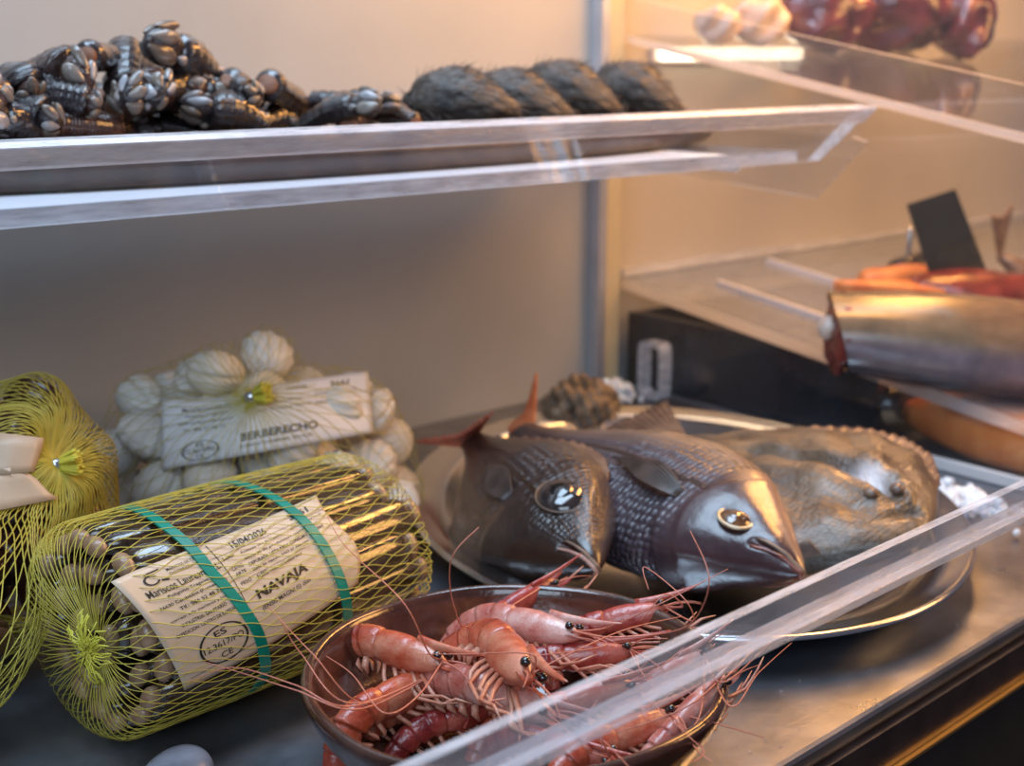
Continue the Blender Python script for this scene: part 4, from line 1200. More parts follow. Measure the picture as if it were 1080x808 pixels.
BU_ = [0, .02, .06, .12, .2, .3, .4, .55, .7, .85, .95, 1.0]
B_T = [.006, .022, .045, .080, .122, .158, .174, .160, .115, .062, .040, .038]
B_B = [.006, .020, .040, .068, .104, .136, .152, .140, .100, .052, .036, .036]
B_K = [1, 1, 1, 1, 1, 1, 1, 1, .8, .4, 0, 0]
B_W = [.004, .022, .042, .060, .074, .084, .086, .076, .050, .024, .013, .010]
def bream(label, snout, tailp, dorsal, pal, tail_mat, tail_tips, eye='dark', fat=1.0, mouth_open=0.02, deep=1.0, belly=1.0, eu=0.135, er=1.0, ez=0.36, head_scales=0.0):
    S = np.asarray(snout); Tl = np.asarray(tailp)
    L = np.linalg.norm(S - Tl)
    R = basis(S - Tl, dorsal)                                            # +y may face away from the customer: mirror by hand below
    r = thing('sea_bream', label, 'fish')
    toC = CAM - (S + Tl) / 2
    sg = 1.0 if R[:, 1] @ toC > 0 else -1.0
    f = Fish(L, BU_, [w * (1 + (deep - 1) * B_K[i]) for i, w in enumerate(B_T)], [w * (1 + (belly - 1) * B_K[i]) for i, w in enumerate(B_B)], [w * fat for w in B_W])
    def disp(U, Z, Sd):
        d = 0.0 * U
        edge = 0.255 + (eu - 0.135) * 1.2 + 0.030 * np.cos(Z * 2.4 + 0.25)                    # gill cover rim
        m = smooth(np.abs(Sd), 0.15, 0.55)
        d += 0.010 * m * (1 - smooth(U, edge - 0.004, edge + 0.006)) * smooth(U, 0.12, 0.24)
        e2 = 0.205 + (eu - 0.135) * 1.2 + 0.025 * np.cos(Z * 2.6 + 0.4)
        d += 0.004 * m * (1 - smooth(U, e2 - 0.004, e2 + 0.005)) * smooth(U, 0.10, 0.19)
        # eye socket
        d -= 0.006 * np.exp(-(((U - eu) / (0.032 * er)) ** 2 + ((Z - ez) / 0.26) ** 2)) * smooth(np.abs(Sd), .3, .6)
        # brow and cheek ridges
        d += 0.005 * np.exp(-(((U - 0.15) / 0.06) ** 2 + ((Z - 0.74) / 0.12) ** 2))
        # mouth cleft
        ml = -0.10 - 3.0 * np.clip(U - 0.005, 0, 1)
        d -= mouth_open * np.exp(-((Z - ml) / 0.13) ** 2) * (1 - smooth(U, 0.075, 0.10)) * smooth(U, -0.01, 0.012)
        d += 0.0025 * np.exp(-((Z - 0.33 + 0.35 * (U - 0.3)) / 0.05) ** 2) * smooth(U, 0.3, 0.34) # lateral line
        # groove beside the dorsal fin
        d -= 0.008 * np.exp(-((Z - 0.93) / 0.035) ** 2) * smooth(U, 0.24, 0.30) * (1 - smooth(U, .8, .88))
        return d
    def colour(U, Z, Sd):
        back, flank, belly, head, nape = (np.array(c) for c in pal)
        k = smooth(Z, -0.75, -0.05)[..., None]; k2 = smooth(Z, 0.25, 0.75)[..., None]
        c = belly * (1 - k) + flank * k
        c = c * (1 - k2) + back * k2
        h = (1 - smooth(U, 0.07 + eu, 0.135 + eu))[..., None]
        c = c * (1 - h) + head * h
        hn = (h * smooth(Z, 0.30, 0.62)[..., None])
        c = c * (1 - hn) + nape * hn
        mouth = (np.exp(-((Z + 0.10 + 3.0 * np.clip(U - 0.005, 0, 1)) / 0.12) ** 2) * (1 - smooth(U, 0.075, 0.1)))[..., None]
        c = c * (1 - 0.8 * mouth) + np.array([0.10, 0.02, 0.015]) * 0.8 * mouth
        al = np.maximum(smooth(U, 0.08 + eu, 0.14 + eu), head_scales * smooth(U, 0.03, 0.10) * smooth(Z, -0.5, 0.0)) * (1 - smooth(U, 0.93, 1))
        return c, al
    mb, al = fish_body(f, disp, colour)
    for v in mb.v: v[:, 1] *= 1
    o = mb.build('body', M['bream'], r); set_alpha(o, al)
    # eyes
    for s_ in (1, -1):
        p0 = f.flank(eu, ez if s_ == sg else 0.34); p0[1] *= s_
        R_e = np.stack([np.array([1, 0, 0]), np.array([0, 1, 0]), np.array([0, 0, 1])], 1)
        tilt = nrm(np.array([0.25, s_ * 1.0, 0.38])); xb = nrm(np.cross((0, 0, 1), tilt)); R_e = np.stack([xb, tilt, np.cross(xb, tilt)], 1)
        mb = MB(); mb.ellipsoid(p0 - tilt * 0.0020 * L * er, np.array([0.034, 0.0150, 0.031]) * L * er, R_e, 16, 24)
        e = mb.build('eye', M['eye_amber'] if eye == 'gold' else M['eye_dark'], r)
        mb = MB(); mb.ellipsoid(p0 + tilt * 0.0030 * L * er, np.array([0.023, 0.0120, 0.020]) * L * er, R_e, 12, 20)
        mb.build('pupil', M['eye_black'] if eye == 'dark' else M['eye_amber'], e)
        ang = np.linspace(0, 2 * np.pi, 40, endpoint=False)
        ring = np.array([p0 + tilt * 0.0015 * L * er + (xb * math.cos(q) * 0.035 + R_e[:, 2] * math.sin(q) * 0.0315) * L * er for q in ang])
        P = np.zeros((40, 8, 3))
        for i in range(40):
            out = nrm(ring[i] - p0)
            for j in range(8):
                b = 2 * np.pi * j / 8
                P[i, j] = ring[i] + (0.0026 if eye == 'dark' else 0.0036) * L * (out * math.cos(b) + tilt * math.sin(b))
        mb = MB(); mb.grid(P, closed_u=True, closed_v=True); mb.build('eye_rim', M['fin_brown'] if eye == 'dark' else M['eye_gold'], e)
    # lips
    for top_ in (1, 0):
        path = []
        for q in np.linspace(-1, 1, 23):
            u = 0.012 + 0.075 * abs(q) ** 1.3
            ml = (-0.10 - 3.0 * max(u - 0.005, 0)) + (0.12 if top_ else -0.17)
            pp = f.flank(u, max(min(ml, 0.9), -0.9)); pp[1] = abs(pp[1]) * (1 if q > 0 else -1) * min(1, abs(q) * 4)
            if abs(q) < .12: pp[0] = 0.002 * L
            path.append(pp)
        mb = MB(); mb.tube(path, np.array([0.0062 * (1 - 0.6 * abs(q)) for q in np.linspace(-1, 1, 23)]) * L, 8)
        mb.build('lip', (M['lip'] if eye == 'dark' else M['mouth']) if not top_ else M['fin_brown'], r)
    # fins
    dz = lambda u: f.pt(u, np.pi / 2)
    n_ = 26; P = np.zeros((n_, 9, 3))
    for i, u in enumerate(np.linspace(0.27, 0.86, n_)):
        b = f.pt(u, np.pi / 2) - np.array([0, 0, 0.006 * L]); hgt = 0.050 * L * math.sin(math.pi * (i + 1.5) / (n_ + 1)) ** 0.5
        lean = 0.55 * sg
        for j, e_ in enumerate(np.linspace(0, 1, 9)):
            P[i, j] = b + np.array([-0.035 * L * e_, -lean * hgt * e_ + 0.0018 * math.cos(i * math.pi), hgt * e_ * 0.75])
    mb = MB(); mb.grid(P); o = mb.build('dorsal_fin', M['fin_brown'], r); q_ = o.modifiers.new('thickness', 'SOLIDIFY'); q_.thickness = 0.0015
    for s_ in (1, -1):                                                   # pectoral fin folded flat on the flank
        n_ = 14; P = np.zeros((n_, 25, 3))
        for i, e_ in enumerate(np.linspace(0, 1, n_)):
            for j, w_ in enumerate(np.linspace(-1, 1, 25)):
                sp = 0.015 + 0.15 * math.sin(math.pi * (0.10 + 0.88 * e_))
                pp = f.flank(eu + 0.125 + 0.25 * e_ * (1 - 0.25 * w_ * w_), -0.22 + 0.10 * e_ + sp * w_)
                pp[1] = s_ * (pp[1] + (0.0035 + 0.010 * math.sin(math.pi * e_) * 0.5 + 0.0005 * math.cos(w_ * 26)) * L / 0.3)
                P[i, j] = pp
        mb = MB(); mb.grid(P); o = mb.build('pectoral_fin', M['fin_dark'], r); q_ = o.modifiers.new('thickness', 'SOLIDIFY'); q_.thickness = 0.0008
    x0 = -L * 0.985; hz = 0.036 * L
    inv = R.T
    tips = [inv @ (at(*q[:2], Z=q[2]) - S) for q in tail_tips]
    mid = (np.array([x0, 0, hz]) + np.array([x0, 0, -hz])) / 2
    fan_fin(r, 'tail_fin', tail_mat, (x0, 0, hz), (x0, 0, -hz), tips[0], tips[1], fork=0.48, rays=12, thick=0.0016)
    set_frame(r, S, R)
    return r
side_up = np.array([0.93, -0.33, 0]) * 0.82 + UPV * 0.55
bream('short dark brown sea bream with open red mouth lying nearest the razor clams', at(630, 598, Z=.040), at(494, 462, Z=.047), side_up,
      ((0.045, 0.027, 0.022), (0.036, 0.022, 0.021), (0.08, 0.045, 0.032), (0.032, 0.017, 0.013), (0.065, 0.036, 0.025)), M['fin_red'], ((520, 436, .080), (438, 466, .046)), 'dark', 1.15, 0.022, 1.12, 1.55, 0.215, 1.95, 0.34, 0.55)
bream('long purple scaled sea bream with a golden eye ring in the middle of the platter', at(846, 604, Z=.046), at(548, 454, Z=.050), np.array([0.95, -0.23, 0]) * 0.90 + UPV * 0.38,
      ((0.24, 0.16, 0.11), (0.075, 0.062, 0.078), (0.055, 0.037, 0.048), (0.060, 0.030, 0.034), (0.34, 0.20, 0.12)), M['fin_orange'], ((566, 392, .085), (536, 452, .05)), 'gold', 1.08, 0.010, 1.10, 1.22, 0.145, 0.95, -0.10)

# flatfish
t = thing('turbot', 'brown flat turbot with a ribbed fringe fin, lying behind the long bream', 'fish')
TU = [0, .03, .08, .16, .28, .42, .56, .7, .84, .94, 1.0]
T_T = [.02, .09, .17, .26, .335, .36, .34, .27, .16, .07, .045]
T_W = [.012, .035, .055, .075, .088, .088, .078, .058, .036, .020, .012]
S = at(966, 572, Z=.046); Tl = at(712, 466, Z=.044); L = np.linalg.norm(S - Tl)
fx = Fish(L, TU, T_T, [b * 0.92 for b in T_T], T_W, 0.85)
def tdisp(U, Z, Sd):
    d = 0.0 * U
    line = -0.16 + 0.35 * (U - 0.3)
    m = smooth(Sd, 0.0, 0.3)
    d -= 0.042 * m * np.exp(-((Z - line) / 0.045) ** 2) * smooth(U, 0.10, 0.16) * (1 - smooth(U, 0.55, 0.72))
    d += 0.018 * m * np.exp(-((Z - line - 0.17) / 0.12) ** 2) * smooth(U, 0.08, 0.2) * (1 - smooth(U, 0.5, 0.7))
    d += 0.016 * m * np.exp(-((Z - line + 0.2) / 0.13) ** 2) * smooth(U, 0.05, 0.15) * (1 - smooth(U, 0.35, 0.55))
    d += 0.008 * m * np.sin(24 * U + 3 * Z) * np.sin(9 * Z + 6 * U) * smooth(U, .05, .2)
    d -= 0.016 * m * np.exp(-((U - 0.055 - 0.05 * (Z + 0.3)) / 0.012) ** 2) * np.exp(-((Z + 0.28) / 0.4) ** 2)
    g_ = np.random.default_rng(8)
    for _ in range(34):
        u0, z0 = g_.uniform(0.06, 0.34), g_.uniform(-0.75, 0.1)
        d += 0.006 * m * np.exp(-(((U - u0) / 0.010) ** 2 + ((Z - z0) / 0.045) ** 2))
    return d
def tcol(U, Z, Sd):
    a_, b_, c_ = np.array([0.070, 0.046, 0.030]), np.array([0.21, 0.145, 0.09]), np.array([0.04, 0.028, 0.020])
    n_ = 0.5 + 0.5 * np.sin(17 * U + 6 * Z) * np.sin(11 * Z - 9 * U)
    c = a_ * (1 - n_[..., None]) + b_ * n_[..., None]
    k = smooth(np.abs(Z), 0.70, 0.98)[..., None]; c = c * (1 - 0.5 * k) + c_ * 0.5 * k
    line = -0.16 + 0.35 * (U - 0.3)
    w_ = (np.exp(-(((U - 0.22) / 0.06) ** 2 + ((Z - line + 0.03) / 0.09) ** 2)) * (Sd > 0))[..., None]
    c = c * (1 - np.clip(w_ * 1.5, 0, 1)) + np.array([0.68, 0.64, 0.66]) * np.clip(w_ * 1.5, 0, 1)
    return c, np.ones_like(U) * 0.5
mb, al = fish_body(fx, tdisp, tcol, 150, 120)
o = mb.build('body', M['turbot'], t); set_alpha(o, al)
for sgn_ in (1, -1):
    n_ = 150; P = np.zeros((n_, 6, 3))
    for i, u in enumerate(np.linspace(0.10, 0.95, n_)):
        b = fx.pt(u, sgn_ * np.pi / 2) * np.array([1, 1, 0.985]); hgt = 0.085 * L * math.sin(math.pi * (i + 6) / (n_ + 12)) ** 0.6
        for j, e_ in enumerate(np.linspace(0, 1, 6)):
            P[i, j] = b + np.array([-0.03 * L * e_, 0.0007 * math.cos(i * 0.9) * (0.25 + e_) + 0.014 * (e_ if sgn_ > 0 else -0.2 * e_), sgn_ * hgt * e_])
    mb = MB(); mb.grid(P); o = mb.build('dorsal_fin' if sgn_ > 0 else 'anal_fin', M['fin_brown'], t); q_ = o.modifiers.new('thickness', 'SOLIDIFY'); q_.thickness = 0.0014
for u, z in ((0.125, -0.36), (0.15, -0.05)):
    p0 = fx.flank(u, z); mb = MB(); mb.ellipsoid(p0 + np.array([0, 0.003, 0]), np.array([0.020, 0.013, 0.018]) * L, None, 12, 18)
    e = mb.build('eye', M['fin_brown'], t)
    mb = MB(); mb.ellipsoid(p0 + np.array([0.001, 0.0050, -0.001]), np.array([0.008, 0.004, 0.007]) * L, None, 8, 12); mb.build('pupil', M['eye_black'], e)
fan_fin(t, 'tail_fin', M['fin_brown'], (-L * 0.99, 0, 0.04 * L), (-L * 0.99, 0, -0.04 * L), (-L * 1.2, 0.01, 0.13 * L), (-L * 1.2, 0.01, -0.12 * L), fork=0.0, rays=10)
yv = nrm(np.array([-0.32, -0.20, 1.0]))
xv = nrm(S - Tl); yv = nrm(yv - xv * (yv @ xv)); zv = np.cross(xv, yv)
set_frame(t, S, np.stack([xv, yv, zv], 1))

# ridged shell behind the tails
def ridged(d, P):
    q = np.arctan2(d[..., 1], d[..., 2])
    ring = 0.10 * np.abs(np.sin(d[..., 0] * 11)) + 0.05 * np.cos(q * 13) + 0.05 * np.sin(q * 5 + d[..., 0] * 6)
    return P * (1 + ring)[..., None]
mb = MB(); mb.ellipsoid((0, 0, 0), (0.031, 0.027, 0.029), None, 60, 72, fn=ridged)
o = mb.build('shell', M['ridged'])
set_frame(o, at(612, 434, Y=-0.118), basis((0.75, -0.5, 0.35), (0, 0.2, 1)))
tag(o, 'knobbly ridged brown shell behind the tails of the bream', 'shell')

# ------------------------------------------------------------------ upper shelf: dish, goose barnacles, shaggy shells
n_ = 60
def dish_ring(k, z):
    out = []
    for q in np.linspace(0, 2 * np.pi, n_, endpoint=False):
        x = -0.40 + 0.395 * k * math.copysign(abs(math.cos(q)) ** 0.9, math.cos(q)); y = -0.135 + (0.082 - (1 - k) * 0.10) * math.sin(q) * (1 - 0.35 * abs(math.cos(q)) ** 3)
        out.append((x, y, z))
    return out
P = np.array([dish_ring(0.90, 0.2520), dish_ring(0.96, 0.2540), dish_ring(1.0, 0.2665), dish_ring(0.995, 0.2680), dish_ring(0.985, 0.2665), dish_ring(0.94, 0.2570), dish_ring(0.88, 0.2550)])
mb = MB(); mb.grid(P - (-0.4, -0.135, 0.2520), closed_v=True, cap0=True, cap1=True)
o = mb.build('serving_dish', M['slate'], angle=60); o.location = (-0.4, -0.135, 0.2520)
tag(o, 'long dark dish with a raised rim on the upper acrylic shelf', 'dish')

BAR = {}
def barnacle_proto(k):
    gl = np.random.default_rng(100 + k)
    parts = []
    bend = gl.uniform(0.15, 0.55); sw = gl.uniform(-0.3, 0.3)
    t = np.linspace(0, 1, 18)
    path = np.stack([-1 + t, sw * np.sin(np.pi * t) * 0.3, -bend * (1 - np.sin(np.pi * t * 0.5 + np.pi / 4 * 0)) * 0.6], 1)
    rad = 0.155 + 0.05 * t + 0.012 * np.sin(38 * t) + 0.02 * np.sin(7 * t + k)
    rad[0] *= 0.80; rad[-1] *= 0.9
    mb = MB(); mb.tube(path, rad, 16)
    parts.append(('stalk', mb, M['stalk']))
    mb = MB(); mb.ellipsoid(path[0] - (0.004, 0, 0), (0.03, 0.115, 0.115), None, 8, 14); parts.append(('cut_base', mb, M['stalk_cut']))
    mb = MB(); mb.ellipsoid((0.20, 0, 0), (0.30, 0.13, 0.20), None, 14, 18); parts.append(('head', mb, M['stalk']))
    def plate(c, r, ang, yaw):
        ca, sa = math.cos(ang), math.sin(ang); cy, sy = math.cos(yaw), math.sin(yaw)
        R = np.array([[ca, 0, -sa], [0, 1, 0], [sa, 0, ca]]) @ np.array([[cy, -sy, 0], [sy, cy, 0], [0, 0, 1]])
        def fn(d, P):
            P = P.copy(); P[..., 2] *= 1 - 0.55 * np.clip(d[..., 0], -0.2, 1); P[..., 1] *= 1 - 0.3 * d[..., 0] ** 2; return P
        mb = MB(); mb.ellipsoid(c, r, R, 14, 16, fn=fn); return ('plate', mb, M['plate'])
    for sd in (-1, 1):
        parts.append(plate((0.30, sd * 0.095, -0.07), (0.20, 0.055, 0.095), 0.12, -sd * 0.22))
        parts.append(plate((0.34, sd * 0.085, 0.085), (0.17, 0.050, 0.075), -0.20, -sd * 0.25))
        parts.append(plate((0.06, sd * 0.165, -0.06), (0.08, 0.035, 0.05), 0.1, 0))
    parts.append(plate((0.26, 0, 0.20), (0.20, 0.05, 0.05), -0.25, 0))
    r = thing('goose_barnacle', '', 'barnacle')
    for nm, mb, m in parts: mb.build(nm, m, r)
    return r
BPROTO = [barnacle_proto(k) for k in range(5)]
BUSED = set()
def barnacle(base, head, up, size, label, k, group='goose barnacles on the upper shelf'):
    B, H = np.asarray(base), np.asarray(head)
    r = BPROTO[k] if k not in BUSED else dup(BPROTO[k])
    BUSED.add(k)
    r['label'] = label; r['group'] = group; r['category'] = 'barnacle'
    L = np.linalg.norm(H - B)
    R = basis(H - B, up)
    M4 = np.eye(4); M4[:3, :3] = R * np.array([L, size / 0.2, size / 0.2]); M4[:3, 3] = H
    r.matrix_world = Matrix(M4.tolist())
TOC = nrm(CAM - np.array([-0.55, -0.14, 0.3]))
big = [((118, 34), -.13, (130, 92), -.150, .0125, 'goose barnacle hanging head down from the peak of the heap, pale claws below'),
       ((30, 52), -.12, (72, 78), -.155, .0150, 'large goose barnacle at the left showing three long pale claws'),
       ((92, 46), -.165, (150, 70), -.10, .0110, 'goose barnacle with a reddish rounded stalk end beside the peak'),
       ((243, 78), -.13, (185, 54), -.155, .0125, 'arched goose barnacle with bluish white plates right of the peak'),
       ((142, 92), -.165, (206, 92), -.135, .0140, 'thick goose barnacle with a tan base lying across the middle of the heap'),
       ((130, 122), -.175, (30, 130), -.170, .0100, 'slim goose barnacle stretched along the rim of the dish'),
       ((256, 66), -.150, (262, 112), -.12, .0105, 'goose barnacle with a furry brown base standing up behind the ringed one'),
       ((294, 82), -.165, (310, 118), -.11, .0125, 'goose barnacle whose cut end makes a pale ring at the right of the tall heap'),
       ((285, 128), -.175, (222, 116), -.165, .0120, 'smooth dark goose barnacle lying at the front with its base to the right'),
       ((5, 60), -.15, (26, 92), -.16, .0130, 'goose barnacle with an orange base at the left edge of the picture'),
       ((50, 96), -.17, (88, 108), -.175, .0110, 'goose barnacle with thin striped plates lying below the large clawed one'),
       ((330, 98), -.13, (392, 106), -.15, .0085, 'goose barnacle at the low right end pointing its dark beak at the shaggy shells'),
       ((374, 122), -.175, (382, 118), -.11, .0115, 'goose barnacle with a round reddish cut end near the low end of the heap'),
       ((430, 122), -.170, (400, 118), -.12, .0090, 'small goose barnacle with a brown base next to the first shaggy shell'),
       ((232, 92), -.15, (262, 98), -.165, .0105, 'goose barnacle with one rounded tan plate in the middle of the heap'),
       ((0, 100), -.16, (44, 122), -.175, .0120, 'goose barnacle lying low at the left edge of the picture')]
for i, (b, yb, h, yh, sz, lab) in enumerate(big):
    barnacle(at(*b, Y=yb), at(*h, Y=yh), TOC + UPV * 0.6 + gp.normal(0, .25, 3), sz, lab, i % 5)
gb = np.random.default_rng(77)
for i in range(34):
    px = gb.uniform(-25, 410); lim = np.interp(px, [-30, 60, 120, 200, 300, 330, 430], [70, 62, 60, 72, 90, 112, 124])
    py = gb.uniform(lim + 12, 146); Yb = gb.uniform(-.165, -.075)
    B = at(px, py, Y=Yb); B[2] = max(B[2], 0.268)
    d = nrm(gb.normal(0, 1, 3) * (1, .8, .35)); H = B + d * gb.uniform(.028, .045)
    H[1] = np.clip(H[1], -.185, -.05); H[2] = min(max(H[2], 0.268), B[2] + 0.006)
    barnacle(B, H, UPV + gb.normal(0, .4, 3), gb.uniform(.0085, .0120), 'goose barnacle in the thick of the heap on the dark dish', i % 5)

def mussel_fn(d, P):
    P = P.copy(); x = d[..., 0]
    P[..., 2] *= 0.72 + 0.32 * np.clip(-x, -1, 1) * 0.9 + 0.2 * (1 - x * x)
    P[..., 2] += 0.006 * (1 - x * x)
    rg = np.random.default_rng(2)
    an = np.arctan2(d[..., 2], d[..., 1])
    n_ = 0.030 * np.sin(13 * an + 7 * x) * np.sin(5 * an - 11 * x + 1) + 0.018 * np.sin(29 * an + 9 * np.sin(3 * x)) + 0.012 * np.sin(31 * d[..., 1] + 5 * x) + 0.030 * np.sin(9 * d[..., 2] + 5 * x) + 0.015 * np.sin(43 * x + 20 * d[..., 1])
    return P * (1 + n_)[..., None]
mb = MB(); mb.ellipsoid((0, 0, 0), (0.040, 0.021, 0.0215), None, 44, 48, fn=mussel_fn)
mp = mb.build('shaggy_mussel', M['beard_shell'])
mb = MB(); gh = np.random.default_rng(14)
for k in range(420):
    d = nrm(gh.normal(size=3)); p0 = mussel_fn(d, d * np.array([0.0402, 0.0212, 0.0217]))
    tg = nrm(np.array([1.0, 0, 0]) - d * d[0] + gh.normal(0, 0.25, 3)); Lk = gh.uniform(0.005, 0.011)
    t_ = np.linspace(0, 1, 5)[:, None]
    mb.tube(p0 + tg * Lk * t_ + d * (0.0016 * t_ - 0.0006), 0.00045 * (1 - 0.7 * t_[:, 0]), 4)
mb.build('beard', M['beard'], mp)
for i, (px, py, Yv, ang, lab) in enumerate(((488, 112, -.150, .10, 'leftmost shaggy dark shell, next to the goose barnacles'), (548, 112, -.135, .22, 'greyish shaggy shell leaning on the leftmost one'),
                                            (602, 103, -.130, .30, 'shaggy dark shell between the grey one and the last of the row'), (672, 103, -.125, .36, 'last shaggy dark shell at the post end of the row'))):
    o = mp if i == 0 else dup(mp)
    set_frame(o, at(px, py, Y=Yv), basis(RT * math.cos(ang) + UPV * -math.sin(ang), UPV * math.cos(ang) + RT * math.sin(ang)), 1.06)
    tag(o, lab, 'shell', 'row of shaggy dark shells on the upper shelf')

# ------------------------------------------------------------------ things in the right-hand case
def plane(px, py, dz=0.0):
    """point of the tilted shelf seen at a spot"""
    d = at(px, py, Y=0.0) - CAM
    t = (0.1086 + dz + 0.13 * (CAM[1] + 0.0095) - CAM[2]) / (d[2] - 0.13 * d[1])
    return CAM + d * t
tk = nrm(np.array([0.72, -0.69, -0.09]))
c0 = plane(884, 350, 0.036)
t = thing('headless_fish', 'gutted headless fish with a yellow brown belly on the tilted shelf', 'fish', tuple(c0))
n_, nv = 30, 40
P = np.zeros((n_, nv, 3)); cl = np.zeros((n_, nv, 3)); aa = np.linspace(0, 2 * np.pi, nv, endpoint=False)
Rf = basis(tk, (-0.15, -0.1, 1))
for i, q in enumerate(np.linspace(0, 1, n_)):
    hz = 0.036 * (0.86 + 0.25 * math.sin(math.pi * min(q * 1.3, 1)) - 0.55 * max(q - 0.5, 0)); hy = 0.046 * (0.9 + 0.2 * math.sin(math.pi * q) - 0.5 * max(q - 0.5, 0))
    for j, b in enumerate(aa):
        z = hz * math.sin(b); y = hy * math.cos(b)
        P[i, j] = Rf @ np.array([0.34 * q - 0.012 * math.sin(b), y, z])
        zz = math.sin(b)
        k1 = float(smooth(np.array(zz), 0.15, 0.5)); k0 = float(smooth(np.array(zz), -0.45, -0.05))
        cl[i, j] = np.array((0.20, 0.135, 0.08)) * k1 + (1 - k1) * (np.array((0.22, 0.175, 0.20)) * k0 + (1 - k0) * np.array((0.07, 0.055, 0.07)))
mb = MB(); mb.grid(P, closed_v=True, cap1=True, col=cl)
o = mb.build('body', M['dark_fish'], t); set_alpha(o, np.zeros(len(o.data.vertices)))
mb = MB(); mb.ellipsoid((0.001, 0, 0), (0.010, 0.040, 0.031), Rf, 14, 24, fn=lambda d, P: P * (1 + 0.12 * np.sin(9 * np.arctan2(d[..., 1], d[..., 2])))[..., None]); mb.build('cut_flesh', M['red_meat'], t)
mb = MB(); mb.ellipsoid(Rf @ np.array([-0.010, -0.004, 0.004]), (0.008, 0.012, 0.010), Rf, 10, 16); mb.build('backbone', M['pale_flesh'], t)

def slab(name, m, c, length, w, h, dirv, label, cat, n=24, wob=0.12, seed=1, taper=0.5, pw=0.8):
    gl = np.random.default_rng(seed); R = basis(dirv, (0, 0, 1))
    P = np.zeros((n, 24, 3)); aa = np.linspace(0, 2 * np.pi, 24, endpoint=False); f1 = gl.uniform(0, 6, 4)
    for i, q in enumerate(np.linspace(0, 1, n)):
        k = max(math.sin(math.pi * (0.04 + 0.92 * q)), 0.05) ** taper
        for j, b in enumerate(aa):
            r_ = 1 + wob * math.sin(3 * b + f1[0] + 5 * q) * math.sin(7 * q + f1[1]) + wob * 0.5 * math.sin(5 * b + f1[2] + 11 * q)
            P[i, j] = R @ np.array([(q - 0.5) * length, w * k * r_ * math.copysign(abs(math.cos(b)) ** pw, math.cos(b)), h * k * r_ * math.copysign(abs(math.sin(b)) ** pw, math.sin(b))])
    mb = MB(); mb.grid(P, closed_v=True, cap0=True, cap1=True)
    o = mb.build(name, m); o.location = tuple(c)
    return tag(o, label, cat)
slab('roe_slab', M['orange_flesh'], plane(1060, 318, 0.014), 0.34, 0.018, 0.014, tk, 'long orange piece of roe lying behind the headless fish', 'roe', seed=3)
slab('fish_piece', M['red_meat'], plane(1075, 312, 0.020), 0.22, 0.030, 0.022, tk, 'dark red piece of fish behind the black price tag', 'fish', seed=4)
slab('fish_piece', M['orange_flesh'], plane(965, 296, 0.012), 0.12, 0.022, 0.016, nrm(np.array([0.8, -0.5, -0.06])), 'small orange piece of fish at the foot of the metal spike', 'fish', seed=6)
slab('fish_piece', M['black_plastic'], plane(985, 285, 0.016), 0.10, 0.020, 0.018, nrm(np.array([0.8, -0.5, -0.06])), 'blackish piece of fish left of the price tag', 'fish', seed=8)
slab('fillet', M['salmon'], np.array([0.062, -0.455, 0.0275]), 0.27, 0.050, 0.0265, nrm(np.array([0.0, -1.0, 0.0])), 'orange fish fillet lying at the bottom behind the edge strip', 'fillet', wob=0.03, seed=9, taper=0.45, pw=0.55)
# dark fish with a pale belly behind the fillet
t = thing('dark_fish', 'big dark fish with a beige belly below the tilted shelf', 'fish', (0.055, -0.262, 0.030))
P = np.zeros((26, 32, 3)); cl = np.zeros((26, 32, 3)); aa = np.linspace(0, 2 * np.pi, 32, endpoint=False)
for i, q in enumerate(np.linspace(0, 1, 26)):
    k = max(math.sin(math.pi * (0.10 + 0.8 * q)), 0.05) ** 0.5
    for j, b in enumerate(aa):
        P[i, j] = (0.034 * k * math.cos(b), -0.055 + 0.16 * (q - 0.5) * 0.65, 0.0275 * k * math.sin(b))
        cl[i, j] = (0.035, 0.035, 0.040) if math.sin(b) > -0.1 else (0.50, 0.36, 0.22)
mb = MB(); mb.grid(P - (0, -0.055, 0), closed_v=True, cap0=True, cap1=True, col=cl)
o = mb.build('body', M['dark_fish'], t); set_alpha(o, np.zeros(len(o.data.vertices)))
mb = MB(); mb.ellipsoid((-0.026, -0.040, 0.010), (0.004, 0.006, 0.006), None, 8, 12); mb.build('eye', M['eye_black'], t)

# price tag on its stick
bt = plane(1022, 322, 0.0)
t = thing('price_tag', 'tilted black price tag on a thin stick among the fish pieces', 'tag', tuple(bt))
up_ = nrm(np.array([-0.42 * 0.759, 0.42 * 0.651, 1.0])); rt = nrm(RT - up_ * (RT @ up_)); nn_ = np.cross(rt, up_)
def tp(x, z, y=0): return rt * x + up_ * z + nn_ * y
mb = MB()
pl = [tp(-0.028, 0.028), tp(0.028, 0.024), tp(0.024, 0.118), tp(-0.026, 0.122)]
mb.prism([p_ - nn_ * 0.0012 for p_ in pl], nn_ * 0.0024); bevel(mb.build('board', M['tag'], t, smooth=False), 0.0008)
mb = MB(); mb.tube([tp(0, 0.001, -0.004), tp(0, 0.05, -0.004)], 0.002, 8); mb.build('stick', M['black_plastic'], t)
b = plane(955, 300, 0.0)
t = thing('metal_spike', 'upright metal spike left of the black price tag', 'spike', tuple(b))
mb = MB(); mb.tube([(0, 0, 0.0008), (0, 0, 0.02), (0.001, 0, 0.058), (0.001, 0, 0.062)], [0.0042, 0.003, 0.0026, 0.001], 10); mb.build('pin', M['steel'], t)
mb = MB(); mb.tube([(0, 0, 0.0008), (0, 0, 0.005)], [0.011, 0.009], 14); mb.build('base', M['steel'], t)
b = plane(1052, 300, 0.0)
t = thing('fish_tail', 'brown fish tail sticking up behind the price tag', 'fish tail', tuple(b))
